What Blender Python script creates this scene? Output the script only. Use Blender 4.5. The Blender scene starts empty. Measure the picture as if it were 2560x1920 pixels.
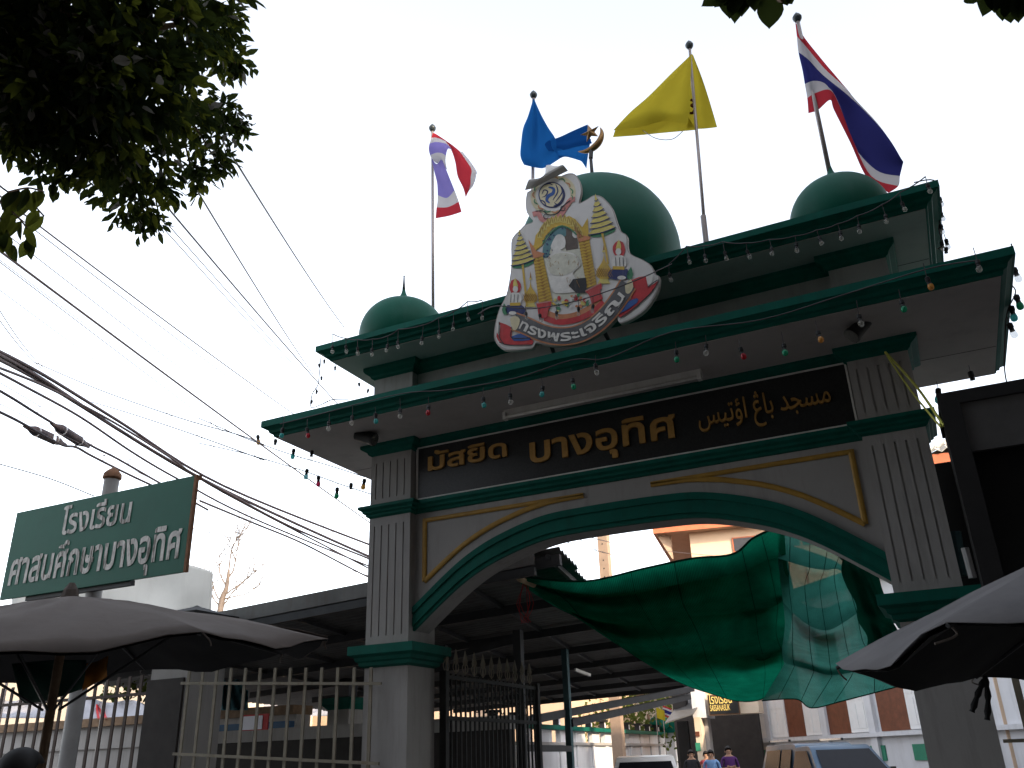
import bpy, bmesh, math, random
from mathutils import Vector, Matrix
R = random.Random(11)
S = bpy.context.scene
COL = S.collection
rad = math.radians

# ------------------------------------------------------------------ camera
FPX, PITCH, ROLL, HEAD = 2170.0, rad(23.451), rad(-1.94), rad(115.268)
CAM = Vector((0, 0, 1.6))
_f = Vector((math.cos(HEAD)*math.cos(PITCH), math.sin(HEAD)*math.cos(PITCH), math.sin(PITCH)))
_r = _f.cross(Vector((0, 0, 1))).normalized(); _u = _r.cross(_f)
CR = math.cos(ROLL)*_r + math.sin(ROLL)*_u
CU = -math.sin(ROLL)*_r + math.cos(ROLL)*_u
cam = bpy.data.cameras.new('camera'); co = bpy.data.objects.new('camera', cam); COL.objects.link(co)
mx = Matrix((CR, CU, -_f)).transposed().to_4x4(); mx.translation = CAM
co.matrix_world = mx
cam.sensor_width = 36; cam.lens = FPX/2560*36; cam.clip_start = 0.05; cam.clip_end = 3000
S.camera = co

# ------------------------------------------------------------------ light
SUN_AZ = math.atan2(-0.50, 0.86); SUN_EL = rad(24)
sdir = Vector((math.cos(SUN_AZ)*math.cos(SUN_EL), math.sin(SUN_AZ)*math.cos(SUN_EL), math.sin(SUN_EL)))
W = bpy.data.worlds.new('World'); S.world = W; W.use_nodes = True
wn = W.node_tree.nodes; wl = W.node_tree.links
bg = wn['Background']
sky = wn.new('ShaderNodeTexSky'); sky.sky_type = 'NISHITA'; sky.sun_disc = False
sky.sun_elevation = SUN_EL; sky.sun_rotation = math.pi/2 - SUN_AZ
sky.air_density = 1.0; sky.dust_density = 1.6; sky.ozone_density = 0.6
hs = wn.new('ShaderNodeHueSaturation'); hs.inputs['Saturation'].default_value = 0.35
wl.new(sky.outputs[0], hs.inputs['Color']); wl.new(hs.outputs[0], bg.inputs[0])
bg.inputs[1].default_value = 0.15
sl = bpy.data.lights.new('sun', 'SUN'); sl.energy = 2.0; sl.angle = rad(0.6); sl.color = (1, .80, .56)
so = bpy.data.objects.new('sun', sl); COL.objects.link(so)
so.rotation_euler = (-sdir).to_track_quat('-Z', 'Y').to_euler()
S.view_settings.view_transform = 'Standard'; S.view_settings.look = 'None'
S.view_settings.gamma = 1; S.view_settings.use_curve_mapping = False
S.view_settings.exposure = 2.0

# ------------------------------------------------------------------ photograph pixel -> place
def ray(x, y): return _f*FPX + CR*(x-1280) - CU*(y-960)
def at(x, y, Y): d = ray(x, y); return CAM + d*(Y/d.y)
def atx(x, y, X): d = ray(x, y); return CAM + d*(X/d.x)
def atz(x, y, Z): d = ray(x, y); return CAM + d*((Z-1.6)/d.z)
def atd(x, y, D): return CAM + ray(x, y).normalized()*D
def atp(x, y, p, n): d = ray(x, y); return CAM + d*((p-CAM).dot(n)/d.dot(n))

# ------------------------------------------------------------------ materials
MATS = {}
def M(name, col, rough=.75, metal=0., var=.15, scale=3., bump=0., bscale=60., dirt=0., dcol=(.05,.045,.04), streak=6., spec=.3, dr=(.5, .78)):
    m = bpy.data.materials.new(name); m.use_nodes = True; nt = m.node_tree; n = nt.nodes; L = nt.links
    p = n['Principled BSDF']; p.inputs['Roughness'].default_value = rough; p.inputs['Metallic'].default_value = metal
    p.inputs['Specular IOR Level'].default_value = spec
    tc = n.new('ShaderNodeTexCoord')
    nz = n.new('ShaderNodeTexNoise'); nz.inputs['Scale'].default_value = scale; nz.inputs['Detail'].default_value = 8; nz.inputs['Roughness'].default_value = .65
    L.new(tc.outputs['Object'], nz.inputs['Vector'])
    mr = n.new('ShaderNodeMapRange'); mr.inputs[1].default_value = .3; mr.inputs[2].default_value = .7
    L.new(nz.outputs['Fac'], mr.inputs[0])
    mix = n.new('ShaderNodeMix'); mix.data_type = 'RGBA'
    mix.inputs[6].default_value = (*[c*(1-var) for c in col], 1); mix.inputs[7].default_value = (*[min(.95, c*(1+var)) for c in col], 1)
    L.new(mr.outputs[0], mix.inputs[0]); out = mix.outputs[2]
    if dirt > 0:
        mp = n.new('ShaderNodeMapping'); mp.inputs['Scale'].default_value = (streak, streak, streak*.12)
        L.new(tc.outputs['Object'], mp.inputs[0])
        n2 = n.new('ShaderNodeTexNoise'); n2.inputs['Scale'].default_value = 1.; n2.inputs['Detail'].default_value = 6; n2.inputs['Roughness'].default_value = .7
        L.new(mp.outputs[0], n2.inputs['Vector'])
        m2 = n.new('ShaderNodeMapRange'); m2.inputs[1].default_value = dr[0]; m2.inputs[2].default_value = dr[1]; m2.inputs[3].default_value = 0; m2.inputs[4].default_value = dirt
        L.new(n2.outputs['Fac'], m2.inputs[0])
        mx2 = n.new('ShaderNodeMix'); mx2.data_type = 'RGBA'; mx2.inputs[7].default_value = (*dcol, 1)
        L.new(m2.outputs[0], mx2.inputs[0]); L.new(out, mx2.inputs[6]); out = mx2.outputs[2]
    L.new(out, p.inputs['Base Color'])
    if bump > 0:
        nb = n.new('ShaderNodeTexNoise'); nb.inputs['Scale'].default_value = bscale; nb.inputs['Detail'].default_value = 5
        L.new(tc.outputs['Object'], nb.inputs['Vector'])
        b = n.new('ShaderNodeBump'); b.inputs['Strength'].default_value = bump; b.inputs['Distance'].default_value = .02
        L.new(nb.outputs['Fac'], b.inputs['Height']); L.new(b.outputs[0], p.inputs['Normal'])
    MATS[name] = m
    return m
def cloth(name, col, transl=.4, alpha=1., var=.12, scale=4, weave=0, tcol=None):
    m = bpy.data.materials.new(name); m.use_nodes = True; nt = m.node_tree; n = nt.nodes; L = nt.links
    for x in list(n):
        if x.type != 'OUTPUT_MATERIAL': n.remove(x)
    o = n['Material Output']
    tc = n.new('ShaderNodeTexCoord'); nz = n.new('ShaderNodeTexNoise'); nz.inputs['Scale'].default_value = scale; nz.inputs['Detail'].default_value = 6
    L.new(tc.outputs['Object'], nz.inputs[0])
    mix = n.new('ShaderNodeMix'); mix.data_type = 'RGBA'; mix.inputs[6].default_value = (*[c*(1-var) for c in col], 1); mix.inputs[7].default_value = (*[min(.95, c*(1+var)) for c in col], 1)
    L.new(nz.outputs['Fac'], mix.inputs[0])
    cout = mix.outputs[2]
    if weave:
        uvn = n.new('ShaderNodeUVMap'); w2 = n.new('ShaderNodeTexWave'); w2.inputs['Scale'].default_value = weave; w2.inputs['Distortion'].default_value = 2.5; w2.inputs['Detail'].default_value = 2
        L.new(uvn.outputs[0], w2.inputs[0]); rm = n.new('ShaderNodeMapRange'); rm.inputs[3].default_value = .55; rm.inputs[4].default_value = 1.25; L.new(w2.outputs['Fac'], rm.inputs[0])
        vm = n.new('ShaderNodeVectorMath'); vm.operation = 'SCALE'; L.new(cout, vm.inputs[0]); L.new(rm.outputs[0], vm.inputs['Scale']); cout = vm.outputs[0]
    d = n.new('ShaderNodeBsdfDiffuse'); t = n.new('ShaderNodeBsdfTranslucent'); ms = n.new('ShaderNodeMixShader'); ms.inputs[0].default_value = transl
    L.new(cout, d.inputs[0])
    if tcol: t.inputs[0].default_value = (*tcol, 1)
    else: L.new(cout, t.inputs[0])
    L.new(d.outputs[0], ms.inputs[1]); L.new(t.outputs[0], ms.inputs[2]); res = ms.outputs[0]
    if alpha < 1:
        tr = n.new('ShaderNodeBsdfTransparent'); m3 = n.new('ShaderNodeMixShader'); m3.inputs[0].default_value = alpha
        if weave:
            uv = n.new('ShaderNodeUVMap'); wv = n.new('ShaderNodeTexWave'); wv.inputs['Scale'].default_value = weave; wv.inputs['Distortion'].default_value = 1.2; wv.inputs['Detail'].default_value = 2
            L.new(uv.outputs[0], wv.inputs[0])
            mr = n.new('ShaderNodeMapRange'); mr.inputs[3].default_value = alpha-.05; mr.inputs[4].default_value = min(1, alpha+.05)
            L.new(wv.outputs['Fac'], mr.inputs[0]); L.new(mr.outputs[0], m3.inputs[0])
        L.new(tr.outputs[0], m3.inputs[1]); L.new(res, m3.inputs[2]); res = m3.outputs[0]
    L.new(res, o.inputs[0]); MATS[name] = m
    return m
def glass(name, col, alpha=.5, rough=.05):
    m = bpy.data.materials.new(name); m.use_nodes = True; nt = m.node_tree; n = nt.nodes; L = nt.links
    p = n['Principled BSDF']; p.inputs['Base Color'].default_value = (*col, 1); p.inputs['Roughness'].default_value = rough
    p.inputs['Specular IOR Level'].default_value = .6
    o = n['Material Output']
    tr = n.new('ShaderNodeBsdfTransparent'); tr.inputs[0].default_value = (*[min(1, .25+c*1.6) for c in col], 1); ms = n.new('ShaderNodeMixShader'); ms.inputs[0].default_value = alpha
    tl = n.new('ShaderNodeBsdfTranslucent'); tl.inputs[0].default_value = (*col, 1); m2 = n.new('ShaderNodeMixShader'); m2.inputs[0].default_value = .4
    L.new(p.outputs[0], m2.inputs[1]); L.new(tl.outputs[0], m2.inputs[2])
    L.new(tr.outputs[0], ms.inputs[1]); L.new(m2.outputs[0], ms.inputs[2]); L.new(ms.outputs[0], o.inputs[0]); MATS[name] = m
    return m

M('wall', (.335,.318,.305), .85, var=.07, scale=1.6, bump=.10, bscale=90, dirt=.45, dcol=(.16,.145,.13), streak=9)
M('soffit', (.42,.39,.37), .9, var=.08, scale=1.3, bump=.08, bscale=50, dirt=.35, dcol=(.2,.18,.16), streak=3)
M('green', (.004,.098,.072), .6, spec=.12, var=.18, scale=2.5, bump=.05, dirt=.5, dcol=(.012,.045,.038), streak=10)
M('dome', (.002,.085,.055), .55, spec=.15, var=.12, scale=1.8, bump=.03, bscale=30, dirt=.4, dcol=(.03,.10,.08), streak=4)
M('gold_trim', (.38,.215,.04), .5, var=.16, scale=8, dirt=.4, dcol=(.16,.09,.03), streak=14)
M('gold', (.42,.23,.065), .45, .2, var=.2, scale=12)
M('granite', (.022,.022,.023), .35, var=.4, scale=50, spec=.4)
M('steel', (.30,.26,.25), .45, .5, var=.15, scale=5)
M('dark_steel', (.045,.045,.047), .5, .4, var=.3, scale=6)
M('iron', (.028,.027,.026), .55, .3, var=.3, scale=10)
M('bronze', (.24,.13,.045), .45, .5, var=.25, scale=14)
M('finial', (.035,.045,.05), .35, var=.2)
M('black', (.012,.012,.013), .6, var=.3)
M('cable', (.028,.022,.028), .6, var=.25, scale=8)
M('thin_wire', (.06,.05,.055), .6, var=.2)
M('socket', (.014,.014,.015), .55, var=.2)
M('white_enamel', (.68,.66,.62), .4, var=.06, scale=5, dirt=.4, dcol=(.3,.26,.2))
M('board_white', (.62,.60,.58), .55, var=.05, scale=5, dirt=.35, dcol=(.30,.28,.25), streak=5)
M('board_edge', (.40,.36,.34), .7, var=.15)
M('school_green', (.010,.105,.068), .55, var=.10, scale=2.2, bump=.03, bscale=25, dirt=.35, dcol=(.025,.10,.075), streak=5)
M('worn_white', (.66,.64,.60), .7, var=.25, scale=9, dirt=.9, dcol=(.09,.075,.06), streak=26, dr=(.50, .60))
M('post_grey', (.34,.335,.33), .6, .1, var=.15, scale=3, dirt=.35, dcol=(.16,.08,.04))
M('rust', (.20,.10,.055), .85, var=.4, scale=12)
M('parasol', (.155,.128,.113), .9, var=.12, scale=2, bump=.15, bscale=18, dirt=.35, dcol=(.09,.075,.065), streak=3)
M('parasol_right', (.15,.142,.145), .9, var=.16, scale=2, bump=.15, bscale=14, dirt=.35, dcol=(.075,.075,.085), streak=3)
M('underside_shade', (.022,.021,.022), .95, var=.2)
M('fence_cream', (.21,.185,.14), .6, .0, var=.18, scale=7, dirt=.55, dcol=(.14,.075,.03), streak=20)
M('fence_brown', (.07,.05,.042), .7, .0, var=.2, scale=7, dirt=.4)
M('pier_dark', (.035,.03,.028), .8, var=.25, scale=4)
M('zinc', (.13,.125,.12), .55, .25, var=.2, scale=2.5, dirt=.5, dcol=(.09,.06,.04), streak=7)
M('roof_steel', (.05,.05,.052), .6, .2, var=.2, scale=4)
M('teal_steel', (.05,.10,.11), .5, .1, var=.2, scale=4)
M('wood', (.20,.13,.08), .8, var=.3, scale=9)
M('bamboo', (.45,.33,.2), .7, var=.25, scale=9)
M('peach', (.55,.40,.28), .85, var=.05, scale=1, bump=.04)
M('house_trim', (.42,.12,.055), .7, var=.15)
M('tile', (.34,.32,.29), .8, var=.25, scale=5, dirt=.4)
M('window_dark', (.03,.028,.03), .15, var=.2)
M('concrete_pole', (.30,.21,.15), .85, var=.12, scale=4, dirt=.3, dcol=(.2,.15,.12))
M('mosque_white', (.60,.60,.62), .8, var=.06, scale=1.5, dirt=.45, dcol=(.34,.33,.33), streak=4)
M('shutter_white', (.74,.73,.72), .6, var=.05, scale=4, dirt=.2, dcol=(.4,.38,.36))
M('shutter_brown', (.14,.045,.022), .5, var=.25, scale=5, dirt=.3, dcol=(.05,.015,.01), streak=14)
M('panel_green', (.03,.20,.12), .6, var=.12)
M('car_white', (.70,.70,.72), .25, var=.03, spec=.5)
M('car_blue', (.065,.11,.17), .28, .3, var=.06, spec=.5)
M('car_glass', (.012,.013,.017), .2, var=.1, spec=.15)
M('rubber', (.02,.02,.02), .9, var=.2)
M('chrome', (.6,.6,.62), .2, .9, var=.05)
M('skin', (.30,.17,.11), .6, var=.08)
M('hair', (.012,.010,.010), .6, var=.3, scale=40)
M('asphalt', (.05,.05,.052), .9, var=.25, scale=3, bump=.2, bscale=120)
M('concrete', (.17,.16,.15), .9, var=.2, scale=.8, bump=.1, dirt=.3)
M('pave', (.27,.25,.23), .9, var=.2, scale=2, bump=.1)
M('bark', (.16,.105,.07), .9, var=.35, scale=9, bump=.5, bscale=30)
M('bare_bark', (.17,.135,.115), .85, var=.3, scale=9)
M('shade_block_wall', (.30,.27,.24), .9, var=.12, scale=.5, dirt=.4)
M('beige_wall', (.50,.42,.33), .9, var=.06, scale=.7)
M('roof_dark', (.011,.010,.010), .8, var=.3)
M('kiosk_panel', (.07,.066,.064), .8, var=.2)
M('yellow_tape', (.55,.55,.12), .5, var=.15)
M('notice_red', (.45,.03,.03), .6)
M('notice_paper', (.75,.73,.78), .8, var=.04)
M('blue_paint', (.02,.09,.20), .5, var=.2)
M('red_cloth', (.5,.03,.035), .8)
M('white_tarp', (.66,.65,.61), .8, var=.06, scale=1.2, bump=.2, bscale=4, dirt=.2, dcol=(.45,.42,.38))
M('grey_tarp', (.30,.30,.33), .7, var=.2, scale=2, bump=.4, bscale=5)
M('teal_tarp', (.07,.20,.24), .7, var=.15)
M('orange_cloth', (.42,.16,.02), .8, var=.2, scale=8)
M('green_cloth', (.01,.045,.03), .85, var=.3)
M('sign_brown', (.12,.06,.03), .6); M('sign_black', (.015,.014,.013), .5)
M('letter_gold', (.70,.52,.16), .5)
M('cream_column', (.62,.50,.38), .8, var=.08)
cloth('net_dark', (.004,.165,.088), .5, 1, var=.55, scale=5, weave=40)
cloth('net_teal', (.045,.23,.18), .5, .97, var=.4, scale=5, weave=34)
cloth('net_hem', (.003,.05,.03), .3, 1, var=.3)
for nm, c, t in (('fl_red', (.42,.035,.05), .4), ('fl_white', (.48,.46,.48), .4), ('fl_blue', (.03,.032,.15), .35), ('fl_yellow', (.42,.34,.03), .42),
                 ('fl_sky', (.012,.10,.32), .4), ('fl_sky_shade', (.006,.05,.19), .3), ('fl_mono', (.10,.03,.01), .2), ('fl_lilac', (.20,.17,.45), .4)):
    cloth(nm, c, t, var=.08)
cloth('leaf', (.022,.034,.018), .3, var=.6, scale=1.1, tcol=(.05,.07,.015))
cloth('leaf_light', (.075,.095,.022), .35, var=.4, scale=3, tcol=(.13,.15,.02))
cloth('leaf_grey', (.20,.19,.165), .3, var=.3, scale=3)
cloth('leaf_far', (.10,.13,.035), .4, var=.5, scale=2)
glass('bulb_clear', (.62,.60,.55), .35); glass('bulb_orange', (.75,.38,.10), .85); glass('bulb_teal', (.10,.48,.46), .85)
glass('bulb_red', (.55,.03,.05), .9); glass('bulb_green', (.02,.38,.20), .9); glass('bulb_pink', (.75,.06,.20), .9); glass('bulb_blue', (.30,.62,.68), .8)
# flat inks of the painted emblem
for nm, c in (('ink_gold', (.55,.36,.05)), ('ink_darkgold', (.34,.17,.03)), ('ink_yellow', (.60,.50,.14)), ('ink_black', (.02,.02,.022)), ('ink_red', (.48,.035,.04)), ('ink_blue', (.03,.09,.30)),
              ('ink_navy', (.02,.03,.12)), ('ink_green', (.05,.20,.10)), ('ink_pink', (.55,.22,.20)), ('ink_cream', (.62,.55,.36)), ('ink_teal', (.09,.21,.23)), ('ink_brown', (.10,.075,.06)),
              ('ink_orange', (.50,.20,.09)), ('ink_white', (.66,.64,.60)), ('ink_peel', (.56,.55,.46)), ('ink_grey', (.10,.10,.105))):
    M(nm, c, .55, var=.16, scale=14, dirt=.25, dcol=(.3,.28,.25), streak=9)

# ------------------------------------------------------------------ building helpers
class MB:
    def __init__(s): s.v = []; s.f = []; s.m = []; s.mats = []; s.uv = None
    def add(s, vs, fs, mi=0):
        o = len(s.v); s.v += [Vector(p) for p in vs]; s.f += [tuple(i+o for i in f) for f in fs]; s.m += [mi]*len(fs); return s
    def box(s, x0, x1, y0, y1, z0, z1, mi=0):
        return s.add([(x, y, z) for z in (z0, z1) for y in (y0, y1) for x in (x0, x1)],
                     [(0,2,3,1), (4,5,7,6), (0,1,5,4), (2,6,7,3), (0,4,6,2), (1,3,7,5)], mi)
    def obox(s, c, ax, ay, az, mi=0):     # oriented box, half axes
        c = Vector(c); ax, ay, az = Vector(ax), Vector(ay), Vector(az)
        return s.add([c+ax*i+ay*j+az*k for k in (-1, 1) for j in (-1, 1) for i in (-1, 1)],
                     [(0,2,3,1), (4,5,7,6), (0,1,5,4), (2,6,7,3), (0,4,6,2), (1,3,7,5)], mi)
    def bar(s, a, b, w, h=None, up=(0,0,1), mi=0):
        a, b = Vector(a), Vector(b); d = b-a; l = d.length; d.normalize(); h = h or w
        x = d.cross(Vector(up)); x = x.normalized() if x.length > 1e-4 else Vector((1,0,0)); y = x.cross(d)
        return s.obox((a+b)/2, x*w/2, y*h/2, d*l/2, mi)
    def tube(s, pts, r, n=8, caps=True, mi=0):
        pts = [Vector(p) for p in pts]; k = len(pts); rs = r if isinstance(r, (list, tuple)) else [r]*k
        vs = []; pu = None
        for i, p in enumerate(pts):
            d = (pts[min(i+1, k-1)]-pts[max(i-1, 0)]).normalized()
            u = pu if pu is not None else (Vector((0,0,1)) if abs(d.z) < .9 else Vector((1,0,0)))
            x = d.cross(u).normalized(); y = x.cross(d).normalized(); pu = y
            vs += [p+(x*math.cos(a)+y*math.sin(a))*rs[i] for a in [2*math.pi*j/n for j in range(n)]]
        fs = [(i*n+j, i*n+(j+1) % n, (i+1)*n+(j+1) % n, (i+1)*n+j) for i in range(k-1) for j in range(n)]
        if caps: fs += [tuple(range(n-1, -1, -1)), tuple((k-1)*n+j for j in range(n))]
        return s.add(vs, fs, mi)
    def lathe(s, c, prof, n=24, mi=0):
        c = Vector(c); k = len(prof)
        vs = [c+Vector((r*math.cos(2*math.pi*j/n), r*math.sin(2*math.pi*j/n), z)) for r, z in prof for j in range(n)]
        fs = [(i*n+j, i*n+(j+1) % n, (i+1)*n+(j+1) % n, (i+1)*n+j) for i in range(k-1) for j in range(n)]
        fs += [tuple(range(n-1, -1, -1)), tuple((k-1)*n+j for j in range(n))]
        return s.add(vs, fs, mi)
    def ring(s, x0, x1, y0, y1, prof, mi=0):       # moulding lofted round a rectangle
        k = len(prof); vs = []
        for o, z in prof: vs += [(x0-o, y0-o, z), (x1+o, y0-o, z), (x1+o, y1+o, z), (x0-o, y1+o, z)]
        fs = [(i*4+j, i*4+(j+1) % 4, (i+1)*4+(j+1) % 4, (i+1)*4+j) for i in range(k-1) for j in range(4)]
        fs += [(3,2,1,0), tuple((k-1)*4+j for j in range(4))]
        return s.add(vs, fs, mi)
    def prism(s, poly, ext, mi=0):                 # poly of Vectors, extruded by vector
        k = len(poly); e = Vector(ext); p = [Vector(q) for q in poly]
        return s.add(p+[q+e for q in p], [tuple(range(k-1, -1, -1)), tuple(range(k, 2*k))]+[(i, (i+1) % k, (i+1) % k+k, i+k) for i in range(k)], mi)
    def grid(s, P, mi=0, mf=None):                 # P[i][j]
        a, b = len(P), len(P[0])
        o = len(s.v); s.v += [Vector(p) for r in P for p in r]
        for i in range(a-1):
            for j in range(b-1):
                s.f.append((o+i*b+j, o+i*b+j+1, o+(i+1)*b+j+1, o+(i+1)*b+j)); s.m.append(mf((i+.5)/(a-1), (j+.5)/(b-1)) if mf else mi)
        return s
    def build(s, name, mats, parent=None, smooth=False, fix=True, solid=0, sub=0):
        me = bpy.data.meshes.new(name); o = bpy.data.objects.new(name, me); COL.objects.link(o)
        off = Vector((0,0,0))
        if parent is not None:
            q = parent
            while q is not None: off += Vector(q.location); q = q.parent
        me.from_pydata([p-off for p in s.v], [], s.f)
        for mt in (mats if isinstance(mats, (list, tuple)) else [mats]): me.materials.append(MATS[mt])
        for p, i in zip(me.polygons, s.m): p.material_index = i
        if fix or solid:
            bm = bmesh.new(); bm.from_mesh(me)
            if fix: bmesh.ops.recalc_face_normals(bm, faces=bm.faces)
            big = [f for f in bm.faces if len(f.verts) > 4]
            if big: bmesh.ops.triangulate(bm, faces=big)
            bm.to_mesh(me); bm.free()
        if smooth:
            for p in me.polygons: p.use_smooth = True
            if smooth != 1 and smooth is not True: me.set_sharp_from_angle(angle=rad(smooth))
        if solid:
            md = o.modifiers.new('thickness', 'SOLIDIFY'); md.thickness = solid; md.offset = 0
        if parent is not None: o.parent = parent
        return o
def thing(name, label, cat, loc=(0,0,0), group=None):
    o = bpy.data.objects.new(name, None); COL.objects.link(o); o.location = loc; o.empty_display_size = .2
    o['label'] = label; o['category'] = cat
    if group: o['group'] = group
    return o
def tag(o, label, cat, group=None):
    o['label'] = label; o['category'] = cat
    if group: o['group'] = group
    return o
def kind(o, k): o['kind'] = k; return o
def rebase(o, p):                                  # move a single mesh's origin to its base
    p = Vector(p); o.data.transform(Matrix.Translation(-p)); o.location = p; return o
def cat_pts(pts, n=6):                             # smooth curve through points
    pts = [Vector(p) for p in pts]; out = []
    for i in range(len(pts)-1):
        p0 = pts[max(i-1, 0)]; p1 = pts[i]; p2 = pts[i+1]; p3 = pts[min(i+2, len(pts)-1)]
        for k in range(n):
            t = k/n; out.append(.5*((2*p1)+(p2-p0)*t+(2*p0-5*p1+4*p2-p3)*t*t+(3*p1-p0-3*p2+p3)*t**3))
    out.append(pts[-1]); return out
def patch(ctrl, n=6):                              # smooth surface through a grid of control points
    rows = [cat_pts(r, n) for r in ctrl]
    cols = [cat_pts([r[j] for r in rows], n) for j in range(len(rows[0]))]
    return [[cols[j][i] for j in range(len(cols))] for i in range(len(cols[0]))]
def sag(a, b, s, n=14):
    a, b = Vector(a), Vector(b); return [a.lerp(b, i/n)-Vector((0,0,s*4*(i/n)*(1-i/n))) for i in range(n+1)]

# lettering: each stroke outline becomes its own filled, raised shape
def letters(body, bold=0., extrude=.0):
    c = bpy.data.curves.new('lettering', 'FONT'); c.body = body; c.size = 1
    o = bpy.data.objects.new('lettering', c); COL.objects.link(o)
    dg = bpy.context.evaluated_depsgraph_get(); ev = o.evaluated_get(dg); cu = ev.to_curve(dg)
    loops = []
    for sp in cu.splines:
        P = []
        bp = sp.bezier_points
        if sp.type == 'BEZIER':
            for i in range(len(bp)):
                a, b = bp[i], bp[(i+1) % len(bp)]
                for k in range(4):
                    t = k/4; u = 1-t
                    P.append(a.co*u**3+3*a.handle_right*u*u*t+3*b.handle_left*u*t*t+b.co*t**3)
        else: P = [Vector(p.co[:3]) for p in sp.points]
        Q = []
        for p in P:
            if not Q or (p-Q[-1]).length > .004: Q.append(p)
        if len(Q) > 2 and (Q[0]-Q[-1]).length < .004: Q.pop()
        if len(Q) < 3: continue
        A = .5*sum(Q[i].x*Q[(i+1) % len(Q)].y-Q[(i+1) % len(Q)].x*Q[i].y for i in range(len(Q)))
        loops.append((A, Q))
    ev.to_curve_clear(); bpy.data.objects.remove(o)
    if not loops: return [], []
    sg = 1 if max(loops, key=lambda l: abs(l[0]))[0] > 0 else -1
    def inside(p, Q):
        r = False; j = len(Q)-1
        for i in range(len(Q)):
            if (Q[i].y > p.y) != (Q[j].y > p.y) and p.x < (Q[j].x-Q[i].x)*(p.y-Q[i].y)/(Q[j].y-Q[i].y)+Q[i].x: r = not r
            j = i
        return r
    outer = [l for l in loops if l[0]*sg > 0]; hole = [l for l in loops if l[0]*sg < 0]
    V, F = [], []
    for n_, (A, Q) in enumerate(outer):
        hs_ = [H for B, H in hole if inside(H[0], Q) and all(not (inside(H[0], q2) and abs(a2) < abs(A)) for a2, q2 in outer if q2 is not Q)]
        cc = bpy.data.curves.new('lettering', 'CURVE'); cc.dimensions = '2D'; cc.fill_mode = 'BOTH'; cc.extrude = extrude; cc.offset = bold
        for q in [Q]+hs_:
            sp = cc.splines.new('POLY'); sp.points.add(len(q)-1); sp.use_cyclic_u = True
            for i, p in enumerate(q): sp.points[i].co = (p.x, p.y, 0, 1)
        area = lambda q: abs(.5*sum(q[i].x*q[(i+1) % len(q)].y-q[(i+1) % len(q)].x*q[i].y for i in range(len(q))))
        want = area(Q)-sum(area(q) for q in hs_); b0 = len(V)
        for tryb in (bold, bold*.85, bold*.7, bold*.5, bold*.3, 0):      # keep the boldest version that fills completely
            cc.offset = tryb; oo = bpy.data.objects.new('lettering', cc); COL.objects.link(oo); dg = bpy.context.evaluated_depsgraph_get()
            me = bpy.data.meshes.new_from_object(oo.evaluated_get(dg)); bpy.data.objects.remove(oo)
            if sum(p.area for p in me.polygons if p.normal.z > .9) >= want*.97 or tryb == 0: break
            bpy.data.meshes.remove(me)
        V += [Vector((v.co.x, v.co.y, v.co.z+(n_ % 3)*.0015)) for v in me.vertices]; F += [tuple(i+b0 for i in p.vertices) for p in me.polygons]
        bpy.data.meshes.remove(me)
    x0 = min(v.x for v in V); x1 = max(v.x for v in V)
    return [Vector(((v.x-x0)/(x1-x0), v.y, v.z)) for v in V], F
def text(body, parent, mat, org, ux, uy, un, name='lettering', bold=.0, ext=.02, warp=None):
    # ux spans the whole text width, uy is one em up, un the outward unit
    V, F = letters(body, bold, ext)
    mb = MB()
    if warp: mb.add([warp(v.x, v.y)+Vector(un)*v.z for v in V], F)
    else: mb.add([Vector(org)+Vector(ux)*v.x+Vector(uy)*v.y+Vector(un)*v.z for v in V], F)
    return mb.build(name, mat, parent, fix=False)

# ================================================================== setting
g = MB().box(-400, 400, -400, 600, -.3, 0).build('ground', 'concrete'); kind(g, 'structure')
kind(MB().box(-200, 200, -7.5, 3.6, -.2, .006).build('road', 'asphalt'), 'structure')
kind(MB().box(-60, -5.0, 3.6, 7.6, -.2, .13).box(.3, 60, 3.6, 7.6, -.2, .13).build('pavement', 'pave'), 'structure')
kind(MB().box(-60, -5.0, 3.45, 3.6, -.2, .12).box(.3, 60, 3.45, 3.6, -.2, .12).build('kerb', 'concrete'), 'structure')
kind(MB().box(-60, 60, -.06, .06, .0, .010).build('road_marking', 'white_enamel'), 'structure')

# ================================================================== gateway
XC = -2.70
LX, RX = (-5.62, -5.08), (-.325, .20)
Y0, Y1, YW, YB = 8.0, 8.54, 8.115, 8.42
gate = thing('mosque_gateway', 'pale grey mosque gateway with green mouldings, arched opening and green domes on its roof', 'gateway', (XC, 8.27, 0))
def fluted(x0, x1, z0, z1):
    w = .016; d = .014; poly = [(x0, Y1), (x0, Y0)]
    fx = [x0+.07+i*(x1-x0-.155)/4 for i in range(5)]
    for x in fx: poly += [(x-w/2, Y0), (x-w/2, Y0+d), (x+w/2, Y0+d), (x+w/2, Y0)]
    poly += [(x1, Y0), (x1, Y1)]
    mb = MB(); mb.prism([(a, b, z0+.08) for a, b in poly], (0, 0, z1-z0-.18))
    mb.box(x0, x1, Y0, Y1, z0, z0+.08); mb.box(x0, x1, Y0, Y1, z1-.10, z1)
    return mb
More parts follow.
